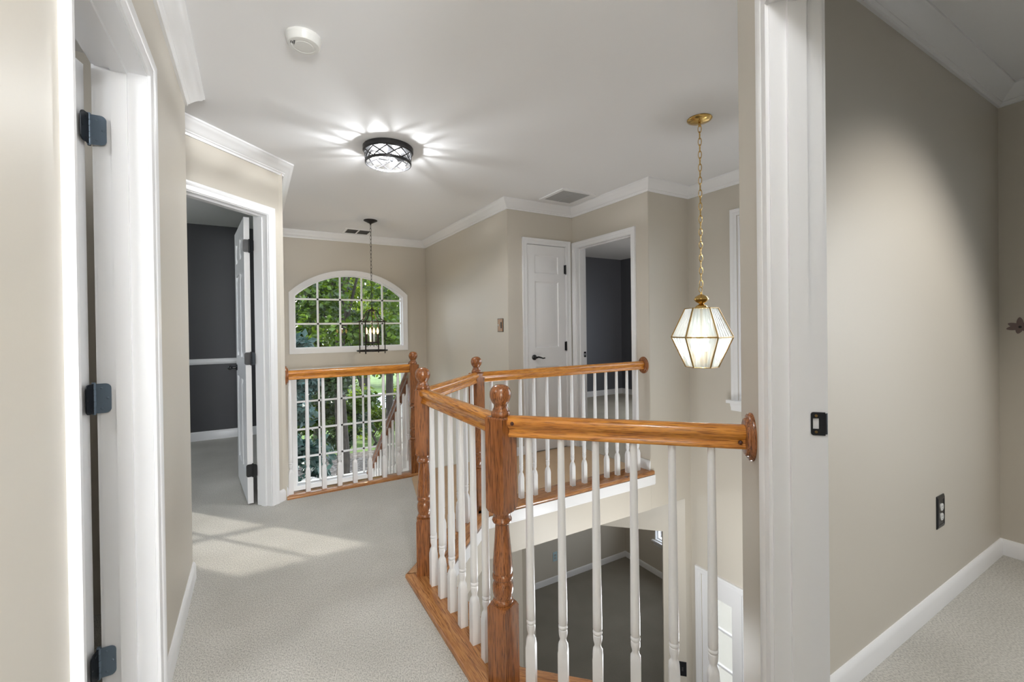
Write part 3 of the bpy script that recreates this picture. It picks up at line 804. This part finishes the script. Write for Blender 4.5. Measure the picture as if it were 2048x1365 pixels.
# smoke detector
s = empty('smoke_detector', (.194, 2.012, ZC), 0, 'round white smoke detector on the ceiling', 'smoke detector')
b = MB(); b.lathe([(.069, 0), (.069, -.006), (.067, -.010), (.0655, -.012), (.064, -.030), (.059, -.036), (.045, -.0375), (.044, -.0365), (.036, -.0365), (.035, -.038), (.001, -.0385)], 40); b.build('housing', M['ivory'], s)
b = MB()
for i in range(3): b.box((-.050+.006*i, -.018, -.0385), (-.047+.006*i, -.004+.002*i, -.0365))
b.box((-.040, -.026, -.0385), (-.034, -.022, -.0365)); b.build('sounder_slots', M['slot'], s)
# flush light
FX = (.790, 2.965)
s = empty('flush_ceiling_light', (FX[0], FX[1], ZC), 0, 'round bronze flush ceiling light with lattice drum', 'ceiling light')
b = MB(); b.lathe([(.160, 0), (.163, -.003), (.163, -.030), (.158, -.036), (.154, -.038), (.152, -.033), (.05, -.032), (.001, -.032)], 48); b.build('ceiling_pan', M['pan'], s)
b = MB(); n = 10; r_ = .147
for sg in (1, -1):
    for i in range(n):
        a0 = 2*PI*i/n
        b.tube([(r_*math.cos(a0+sg*2*PI/n*t/4), r_*math.sin(a0+sg*2*PI/n*t/4), -.037-.062*t/4) for t in range(5)], .0040, 6)
b.build('lattice', M['pan'], s)
b = MB(); b.lathe([(.1475, -.095), (.150, -.095), (.150, -.108), (.1475, -.112), (.143, -.112), (.142, -.107), (.1475, -.102)], 48, caps=False)
b.f.pop() if False else None
b.build('lower_ring', M['pan'], s)
b = MB(); b.lathe([(.1435, -.038), (.1435, -.106)], 48, caps=False); b.lathe([(.143, -.107), (.001, -.1071)], 48, caps=False); b.build('glass_drum', M['clear'], s)
M['bulb'] = emit('white bulb', (1., .99, .98), 9.)
b = MB(); b.lathe([(.012, -.033), (.012, -.075), (.004, -.085), (.001, -.086)], 12); b.build('centre_stem', M['pan'], s)
for i in range(3):
    a = 2*PI*i/3+.9; ca, sa = math.cos(a), math.sin(a)
    b = MB(); b.tube([(.012*ca, .012*sa, -.060), (.055*ca, .055*sa, -.062)], [.012, .016], 12); sk = b.build('bulb_socket', M['pan'], s)
    b = MB(); b.tube([((.055+t)*ca, (.055+t)*sa, -.062) for t in (0, .012, .026, .040, .052, .058)], [.012, .016, .0225, .0235, .016, .003], 14); b.build('light_bulb', M['bulb'], s)
# bronze lantern over the stairs
LX = (1.132, 5.029)
s = empty('lantern_pendant', (LX[0], LX[1], ZC), math.radians(0), 'dark bronze candle lantern hanging before the arched window', 'pendant light')
b = MB(); b.lathe([(.073, 0), (.074, -.006), (.068, -.010), (.050, -.018), (.028, -.030), (.010, -.038), (.008, -.05), (.001, -.051)], 28); b.build('ceiling_canopy', M['iron'], s)
b = MB(); chain(b, 0, 0, -.98, -.05, .0405, .0075, .0020); b.build('chain', M['iron'], s)
b = MB(); b.lathe([(.004, -.965), (.012, -.985), (.030, -.992), (.034, -1.000), (.030, -1.008), (.010, -1.012), (.006, -1.02), (.006, -1.36)], 16)
b.tube([(.016*math.cos(2*PI*j/12), 0, -.975+.016*math.sin(2*PI*j/12)) for j in range(12)], .002, 6, closed=True)
b.build('hub', M['iron'], s)
b = MB(); RL = .150
b.lathe([(RL-.004, -1.118), (RL+.010, -1.118), (RL+.010, -1.128), (RL-.004, -1.128), (RL-.004, -1.118)], 40, caps=False); b.build('upper_ring', M['iron'], s)
b = MB(); b.lathe([(RL-.008, -1.440), (RL+.014, -1.437), (RL+.017, -1.444), (RL+.012, -1.452), (RL-.008, -1.452), (RL-.008, -1.440)], 40, caps=False); b.build('lower_ring', M['iron'], s)
phi0 = -math.radians(39.7)
for i in range(4):
    a = phi0+i*PI/2; ca, sa = math.cos(a), math.sin(a)
    b = MB(); b.box((-.006, -.003, -1.475), (.006, .003, -1.11)); o = b.build('upright', M['iron'], s, loc=(RL*ca, RL*sa, 0), rot=(0, 0, a+PI/2))
    b = MB(); b.tube([(q*ca, q*sa, z) for q, z in ((.025, -1.000), (.045, -.997), (.062, -1.010), (.075, -1.035), (.090, -1.070), (.110, -1.100), (.140, -1.115), (.150, -1.122))], .0062, 8); b.build('curved_arm', M['iron'], s)
b = MB(); b.lathe([(.004, -1.350), (.086, -1.352), (.090, -1.346), (.092, -1.350), (.088, -1.358), (.03, -1.362), (.010, -1.375), (.001, -1.390)], 28); b.build('candle_tray', M['iron'], s)
M['flame'] = emit('warm bulb', (1., .60, .19), 3.6)
for i in range(4):
    a = phi0+PI/4+i*PI/2; x, y = .062*math.cos(a), .062*math.sin(a)
    b = MB(); b.tube([(.055*math.cos(a), .055*math.sin(a), -1.362), (.075*math.cos(a), .075*math.sin(a), -1.385), (.06*math.cos(a), .06*math.sin(a), -1.40), (.04*math.cos(a), .04*math.sin(a), -1.385)], .003, 6); b.build('scroll', M['iron'], s)
    b = MB(); b.lathe([(.011, -1.350), (.011, -1.262), (.008, -1.260)], 12, (x, y, 0)); sl_ = b.build('candle_sleeve', M['ivory'] if i % 2 else M['iron'], s)
    b = MB(); b.lathe([(.006, -1.260), (.010, -1.250), (.0135, -1.236), (.012, -1.220), (.006, -1.200), (.001, -1.190)], 12, (x, y, 0)); b.build('candle_bulb', M['flame'], s)
# brass pendant in the foyer
PX = (2.273, 1.687)
s = empty('brass_pendant', (PX[0], PX[1], ZC), math.radians(6.6), 'brass chain pendant with six sided glass shade over the foyer', 'pendant light')
b = MB(); b.lathe([(.068, 0), (.070, -.004), (.066, -.010), (.050, -.018), (.020, -.025), (.008, -.028), (.007, -.045), (.001, -.046)], 32); b.build('ceiling_canopy', M['brass'], s)
b = MB(); chain(b, 0, 0, -.985, -.04, .0375, .0085, .0023); b.build('chain', M['brass'], s)
b = MB(); b.tube([(.0175*math.cos(2*PI*j/20), .004, -1.000+.0175*math.sin(2*PI*j/20)) for j in range(20)], .0022, 8, closed=True); b.build('hanging_loop', M['brass'], s)
b = MB(); b.lathe([(.005, -1.016), (.006, -1.028), (.016, -1.032), (.032, -1.042), (.0405, -1.054), (.0405, -1.060), (.032, -1.072), (.016, -1.082), (.011, -1.085), (.020, -1.090), (.032, -1.098), (.036, -1.108), (.036, -1.111), (.001, -1.112)], 28); b.build('brass_cap', M['brass'], s)
H0, H1, H2 = -1.111, -1.280, -1.455
hexa = [(math.cos(i*PI/3), math.sin(i*PI/3)) for i in range(6)]
bs = MB()
def strip(a, c, w=.004, t=.003): bs.tube([a, c], w, 6)
for i in range(6):
    p, q = hexa[i], hexa[(i+1) % 6]
    for r0, z0, r1, z1 in ((.089, H0, .1675, H1), (.1675, H1, .088, H2)):
        strip((p[0]*r0, p[1]*r0, z0), (p[0]*r1, p[1]*r1, z1), .0044)
    for r0, z0 in ((.089, H0), (.1675, H1), (.088, H2)):
        strip((p[0]*r0, p[1]*r0, z0), (q[0]*r0, q[1]*r0, z0), .0028 if z0 != H1 else .0042)
bs.build('brass_frame', M['brass_old'], s)
bt = MB(); bt.add([(p[0]*.089, p[1]*.089, H0) for p in hexa], [tuple(range(6))]); bt.build('shade_top', M['brass_old'], s)
for i in range(6):
    p, q = hexa[i], hexa[(i+1) % 6]
    for nm, r0, z0, r1, z1 in (('upper_glass_panel', .0885, H0, .167, H1), ('lower_glass_panel', .167, H1, .0875, H2)):
        b = MB(); n = 12; top = []; bot = []
        nx, ny = (p[0]+q[0])/2, (p[1]+q[1])/2
        for j in range(n+1):
            t = j/n; off = (.0016 if j % 2 else -.0016) if 0 < j < n else 0
            x, y = p[0]+(q[0]-p[0])*t, p[1]+(q[1]-p[1])*t
            top.append((x*r0+nx*off, y*r0+ny*off, z0)); bot.append((x*r1+nx*off, y*r1+ny*off, z1))
        b.rings([top, bot], close=False, caps=False); b.build(nm, M['fluted'], s, smooth=0)
b = MB(); b.lathe([(.005, H0), (.005, -1.40), (.012, -1.40), (.014, -1.41), (.010, -1.43), (.012, -1.44), (.001, -1.445)], 12)
b.tube([(-.05, 0, -1.425), (0, 0, -1.432), (.05, 0, -1.425)], .003, 6); b.build('lamp_stem', M['brass'], s)
M['bulb2'] = emit('foyer bulb', (1., .97, .92), 13.)
for i in range(3):
    a = 2*PI*i/3; x, y = .042*math.cos(a), .042*math.sin(a)
    b = MB(); b.lathe([(.010, -1.43), (.010, -1.36)], 12, (x, y, 0)); b.build('candle_socket', M['brass'], s)
    b = MB(); b.lathe([(.006, -1.36), (.013, -1.34), (.016, -1.32), (.013, -1.295), (.006, -1.275), (.001, -1.268)], 12, (x, y, 0)); b.build('light_bulb', M['bulb2'], s)
# ceiling return grille
s = empty('return_air_vent', (2.52, 3.285, ZC), 0, 'square white return air grille on the ceiling above the closet', 'air vent')
b = MB(); a0, a1 = .185, .152
b.poly(rect(-a0, a0, -a0, a0), [rect(-a1, a1, -a1, a1)], 0, -.010, lambda q, d, z: (q, z, d)); b.build('vent_frame', M['white'], s)
b = MB()
for i in range(24):
    y = -a1+.0127*i
    b.add([(-a1, y, -.001), (a1, y, -.001), (a1, y+.010, -.008), (-a1, y+.010, -.008)], [(0, 1, 2, 3)])
b.box((-.004, -a1, -.010), (.004, a1, -.006)); b.build('vent_louvers', M['ventgrey'], s, smooth=0)
s = empty('ceiling_register', (1.12, 5.68, ZC), 0, 'slim ceiling register with dark slots near the arched window', 'air vent')
b = MB(); b.poly(rect(-.165, .165, -.15, .15), [rect(-.135, -.008, -.115, .115), rect(.008, .135, -.115, .115)], 0, -.006, lambda q, d, z: (q, z, d)); b.build('vent_frame', M['white'], s)
b = MB(); b.box((-.136, -.116, -.003), (.136, .116, -.001)); b.build('vent_slots', M['slot'], s)
# switch on the stair wall
s = empty('light_switch', (2.08, 3.788, 1.255), 0, 'wood toned switch plate on the stair wall left of the closet', 'light switch')
FSW = lambda a, d, z: (2.08-d, 3.788-a, 1.255+z)
b = MB(); b.poly(rect(-.054, .054, -.064, .064), [], .004, 0, FSW); b.poly(rect(-.047, .047, -.057, .057), [], .007, .003, FSW); child(b, 'switch_plate', M['plate_wood'], s)
b = MB(); b.poly(rect(-.028, -.018, -.012, .012), [], .010, .006, FSW); b.box((-.026, .008, -.002), (-.020, .018, .008), fr=FSW); child(b, 'switch_toggle', M['ivory'], s)
b = MB(); b.poly(rect(.012, .034, -.030, .030), [], .010, .006, FSW); b.poly([(-.055, -.065), (.055, -.065), (.055, .065), (-.055, .065)], [rect(-.051, .051, -.061, .061)], .005, 0, FSW); child(b, 'plate_border', M['slot'], s)
# outlet in the right room
s = empty('wall_outlet', (2.555, .725, .410), 0, 'black outlet plate with two white sockets on the right room wall', 'outlet')
FO = lambda a, d, z: (2.555+a, .725-d, .410+z)
b = MB()
b.rings([[FO(x*sx, d, z*sz) for x, z in ((-1, -1), (1, -1), (1, 1), (-1, 1))] for sx, sz, d in ((.041, .070, 0), (.041, .070, .003), (.036, .060, .007), (.030, .054, .007), (.029, .053, .0055))]); child(b, 'cover_plate', M['black'], s)
for zz in (-.021, .021):
    b = MB(); b.poly([(.0165*math.cos(2*PI*j/24)*1., zz+max(-.0145, min(.0145, .0172*math.sin(2*PI*j/24)))) for j in range(24)], [], .009, .005, FO); o = child(b, 'socket', M['ivory'], s)
    b = MB()
    for x in (-.006, .006): b.box((x-.001, .0085, zz-.001), (x+.001, .0094, zz+.007), fr=FO)
    b.box((-.0018, .0085, zz-.009), (.0018, .0094, zz-.0055), fr=FO); b.build('socket_slots', M['slot'], o, origin=tuple(s.location))
# outlet downstairs
s = empty('wall_outlet', (4.255, 5.984, -2.575), 0, 'pale blue outlet plate on the wall downstairs', 'outlet')
FO2 = lambda a, d, z: (4.255+a, 5.984-d, -2.575+z)
b = MB(); b.poly(rect(-.042, .042, -.075, .075), [], .006, 0, FO2); child(b, 'cover_plate', M['bluish'], s)
b = MB()
for zz in (-.025, .025): b.poly(rect(-.018, .018, zz-.016, zz+.016), [], .009, .005, FO2)
child(b, 'socket', M['ventgrey'], s)
# dark plate on the angled wall downstairs
s = empty('wall_switch', FA(.035, 0, -1.82), 0, 'black switch plate on the angled wall downstairs', 'light switch')
b = MB(); b.poly(rect(.002, .070, -1.885, -1.760), [], .006, 0, FA); child(b, 'cover_plate', M['black'], s)
b = MB(); b.poly(rect(.028, .044, -1.84, -1.805), [], .010, .005, FA); child(b, 'rocker', M['slot'], s)
# flower decal in the right room
s = empty('flower_wall_sticker', (3.40, .650, 1.200), 0, 'mauve flower sticker on the far wall of the right room', 'wall sticker')
for k, (an, ln) in enumerate(((2.75, .047), (3.35, .050), (4.45, .036), (1.6, .05), (.5, .05), (-.5, .05))):
    b = MB(); pts = []
    for j in range(14):
        a = 2*PI*j/14; lx = ln*.5*(1-math.cos(a)); ly = .012*math.sin(a)*(1+.3*math.cos(a))
        pts.append((-(lx*math.cos(an)-ly*math.sin(an)), lx*math.sin(an)+ly*math.cos(an)))
    b.poly([(p[0], p[1]) for p in pts], [], .0015+.0004*k, 0, lambda q, d, z: (-d, q, z)); b.build('petal', M['petal'], s, smooth=0)
b = MB(); b.lathe([(.007, 0), (.006, -.004), (.001, -.005)], 12, axis=0); b.build('flower_centre', M['slot'], s)

# ------------------------------------------------------------------ outdoors
ZG = -3.3
def groundpoly(name, pts, z, mat, label):
    b = MB(); b.poly(pts, [], z, z-.2, lambda s, d, zz: (s, zz, d)); return tag(b.build(name, M[mat], smooth=0), label, 'ground', kind='structure')
groundpoly('ground', [(-60, 6.4), (60, 6.4), (60, 16.6), (-60, 17.4)], ZG, 'mulch', 'bark mulch bed outside the tall window')
groundpoly('ground.001', [(-60, 17.0), (60, 16.3), (60, 90), (-60, 90)], ZG-.02, 'lawn', 'green lawn beyond the mulch bed')
groundpoly('ground.002', [(-60, 22.5), (60, 21), (60, 31), (-60, 32.5)], ZG+.03, 'road', 'pale sunlit road beyond the lawn')
groundpoly('ground.003', [(3.5, 1.0), (7.5, 1.0), (7.5, 4.4), (3.5, 4.4)], ZG+.05, 'porch', 'pale concrete porch outside the front door')
groundpoly('ground.005', [(3.5, -30), (40, -30), (40, 6.4), (3.5, 6.4)], ZG-.03, 'mulch', 'dark ground added around the porch to cut bounced light')  # unseen ground, made dark and neutral to limit light bounced indoors
groundpoly('ground.004', [(-60, -60), (-4.2, -60), (-4.2, 6.4), (-60, 6.4)], ZG, 'lawn', 'lawn beside the house')
def leaves(b, centres, n, rad, size, droop=.3):
    for _ in range(n):
        c = random.choice(centres)
        d = Vector((random.gauss(0, 1), random.gauss(0, 1), random.gauss(0, 1))); d.normalize()
        d *= c[3]*rad*(random.random()**.45)
        p = Vector(c[:3])+Vector((d.x, d.y, d.z*.7))
        t = Vector((random.gauss(0, 1), random.gauss(0, 1), random.gauss(-droop, .6))).normalized()
        q = Vector((random.gauss(0, 1), random.gauss(0, 1), random.gauss(0, 1)))
        s = t.cross(q).normalized(); nn = t.cross(s)
        L = size*random.uniform(.6, 1.35); w = L*.34
        b.add([p, p+t*L*.45+s*w+nn*L*.06, p+t*L-nn*L*.08, p+t*L*.45-s*w+nn*L*.06], [(0, 1, 2, 3)])
def tree(x, y, h, r, label, mat, centres, n, size, name='tree', rad=1., lean=(0, 0), branches=6, droop=.3):
    t = empty(name, (x, y, ZG), 0, label, 'tree' if name == 'tree' else 'shrub', 'trees and shrubs outside the windows')
    b = MB(); pts = [(lean[0]*k/6+.06*math.sin(k*1.7), lean[1]*k/6+.06*math.cos(k*2.1), h*k/6) for k in range(7)]
    b.tube(pts, [r*(1.15-.12*k) for k in range(7)], 10)
    for i in range(branches):
        k = random.uniform(.35, .95)*h; c = random.choice(centres)
        base = Vector((lean[0]*k/h, lean[1]*k/h, k)); end = Vector((c[0]-x, c[1]-y, c[2]-ZG)); mid = (base+end)/2+Vector((0, 0, .25))
        b.tube([base, mid, end], [r*.32, r*.2, r*.07], 6)
    b.build('trunk' if name == 'tree' else 'stems', M['bark'], t)
    b = MB(); leaves(b, centres, n, rad, size, droop)
    me = bpy.data.meshes.new('crown'); me.from_pydata([(v[0]-x, v[1]-y, v[2]-ZG) for v in b.v], [], b.f); me.materials.append(M[mat])
    o = bpy.data.objects.new('crown' if name == 'tree' else 'foliage', me); C.objects.link(o); o.parent = t
    return t
def cl(x0, x1, y0, y1, z0, z1, n, r0, r1):
    return [(random.uniform(x0, x1), random.uniform(y0, y1), random.uniform(z0, z1), random.uniform(r0, r1)) for _ in range(n)]
tree(1.80, 11.6, 7.5, .15, 'dark trunked tree in the middle of the tall window', 'leafA', cl(.6, 4.2, 9.5, 13.5, 1.0, 4.6, 30, .45, .85)+cl(.9, 3.6, 12, 14, -1.2, .8, 7, .3, .55), 15000, .13, lean=(.12, .1))
tree(.62, 12.5, 7., .12, 'thin leaning tree at the left of the window view', 'leafC', cl(-.6, 1.8, 11, 14, -1.2, 3.6, 22, .45, .85)+cl(.6, 2.6, 12.5, 14.5, -2.2, .2, 12, .35, .6), 12000, .13, lean=(-.3, .2))
tree(3.9, 15.5, 8., .14, 'yellow green tree at the right of the arched window', 'leafB', cl(2.6, 6.4, 13.5, 17, -.1, 4.4, 26, .5, 1.0), 12000, .14, lean=(.5, 0))
tree(2.2, 19.5, 9., .2, 'broad tree across the lawn behind the dark trunk', 'leafB', cl(-1.0, 6.0, 17.5, 21, -.6, 5.5, 36, .6, 1.2), 14000, .18)
tree(-2.9, 10.9, 7., .14, 'unseen tree added left of the stair windows to block sun', 'leafA', cl(-4.1, -1.4, 9.6, 12.2, 2.2, 5.4, 44, .5, .8), 11000, .16)  # out of view, put in to keep sun off the stair wall
tree(-.2, 8.6, 3.6, .05, 'blue green shrub close to the left of the window', 'leafD', cl(-.2, .95, 8.2, 9.2, -1.6, 1.45, 16, .22, .38), 3600, .13, name='shrub', branches=8)
tree(4.0, 17.6, .8, .05, 'bright round shrub on the lawn', 'leafB', cl(3.0, 5.6, 17.2, 19.5, -2.9, -1.5, 14, .5, .8), 7000, .12, name='shrub', branches=5)
tree(1.2, 16.8, .8, .05, 'dark low shrub at the left edge of the mulch', 'leafC', cl(-.8, 2.7, 16.4, 18.5, -2.9, -1.0, 16, .45, .8), 7000, .12, name='shrub', branches=5)
for i in range(4):
    x = -1.9+4.7*i; y = 37+random.uniform(-2, 3)
    lab = ['leftmost', 'second', 'third', 'rightmost'][i]
    tree(x, y, 11, .3, lab+' tree of the row far beyond the road', ['leafA', 'leafB', 'leafC'][i % 3], cl(x-3, x+3, y-2, y+2, -2.2, 10, 34, 1.2, 2.2), 6000, .42)

# ------------------------------------------------------------------ light
w = bpy.data.worlds.new('sky'); bpy.context.scene.world = w; w.use_nodes = True
nt = w.node_tree; nt.nodes.clear()
bg = N(nt, 'ShaderNodeBackground', Strength=3.1); wo = N(nt, 'ShaderNodeOutputWorld')
bg.inputs[0].default_value = (.80, .90, 1., 1); nt.links.new(bg.outputs[0], wo.inputs[0])
def sun(d, e, ang):
    l = bpy.data.lights.new('sun', 'SUN'); l.energy = e; l.angle = math.radians(ang); l.color = (1., .95, .86)
    o = bpy.data.objects.new('sun', l); C.objects.link(o); o.rotation_euler = Vector(d).to_track_quat('-Z', 'Y').to_euler(); return o
ev = math.radians(21)
sun((.65*math.cos(ev), -.76*math.cos(ev), -math.sin(ev)), 5.0, .5)
def lamp(x, y, z, e, col=(.955, .98, 1.), r=.12):  # serves both the visible bulbs and the added fill lights
    l = bpy.data.lights.new('lamp_or_fill', 'POINT'); l.energy = e; l.color = col; l.shadow_soft_size = r
    o = bpy.data.objects.new('lamp_or_fill', l); C.objects.link(o); o.location = (x, y, z); return o
for k in range(3):                      # the three bulbs of the flush ceiling light
    a = 2*PI*k/3+.9+.55
    lamp(FX[0]+.060*math.cos(a), FX[1]+.060*math.sin(a), ZC-.078, 6.2, r=.010)
lamp(LX[0], LX[1], 1.24, 4.5, (1., .78, .5), r=.012)      # candles of the lantern
lamp(PX[0], PX[1], ZC-1.30, 1.1, (1., .97, .9), r=.012)     # bulbs of the brass pendant
lamp(.32, .12, 2.32, 9, r=.07)          # second hall ceiling light, above the viewpoint
lamp(.0, -2.2, 1.35, 190, r=.25)        # added fill light behind the viewpoint, no lamp known there
l = bpy.data.lights.new('fill_spot', 'SPOT'); l.energy = 70; l.spot_size = math.radians(74); l.spot_blend = .7; l.shadow_soft_size = .05; l.color = (1., .96, .9)  # made-up spot that washes the right room's wall with light
o = bpy.data.objects.new('fill_spot', l); C.objects.link(o); o.location = (2.25, -.75, 2.41)   # added unseen downlight to brighten the right room's wall
o.rotation_euler = (Vector((2.15, .72, .62))-o.location).to_track_quat('-Z', 'Y').to_euler()
lamp(-1.4, 1.2, 2.2, 14)                # added fill for the room behind the left door
lamp(2.3, 1.75, -.7, 20, r=.2)          # unseen fill added to lift the foyer, bridge and ceiling
lamp(.7, 4.7, -1.2, 18, r=.2)           # added fill under the stairs' upper flight, no fixture there
lamp(4.9, 4.6, -1.2, 6, (1., .93, .82), r=.2)           # unseen fill added to brighten the room downstairs
lamp(-1.6, 4.6, 2.1, 11)                # fill added to raise the dark charcoal bedroom
lamp(5.2, 3.3, 1.5, 14, (1., .96, .9), r=.3)           # invented fill light for the slate bedroom

# ------------------------------------------------------------------ camera
cam = bpy.data.cameras.new('camera'); co = bpy.data.objects.new('camera', cam); C.objects.link(co)
cam.sensor_width = 36; cam.sensor_fit = 'HORIZONTAL'
cam.lens = 885.2/2048*36
cam.shift_y = -(682.5-661.28)/2048
cam.clip_start = .02; cam.clip_end = 300
yaw, pit, rol = [math.radians(a) for a in (30.225, -.3645, -.7313)]
fw = Vector((math.sin(yaw)*math.cos(pit), math.cos(yaw)*math.cos(pit), math.sin(pit)))
r = Vector((math.cos(yaw), -math.sin(yaw), 0)); u = r.cross(fw)
Rr_ = r*math.cos(rol)+u*math.sin(rol); Ur_ = -r*math.sin(rol)+u*math.cos(rol)
co.matrix_world = Matrix(((Rr_.x, Ur_.x, -fw.x, 0), (Rr_.y, Ur_.y, -fw.y, 0), (Rr_.z, Ur_.z, -fw.z, 1.23), (0, 0, 0, 1)))
sc = bpy.context.scene; sc.camera = co
sc.view_settings.view_transform = 'Standard'; sc.view_settings.look = 'None'; sc.view_settings.gamma = 1; sc.view_settings.use_curve_mapping = False
sc.view_settings.exposure = .80
try:
    sc.cycles.use_denoising = True; sc.cycles.sample_clamp_indirect = 6.; sc.cycles.max_bounces = 8; sc.cycles.transparent_max_bounces = 16
    sc.cycles.caustics_reflective = False; sc.cycles.caustics_refractive = False
except Exception: pass
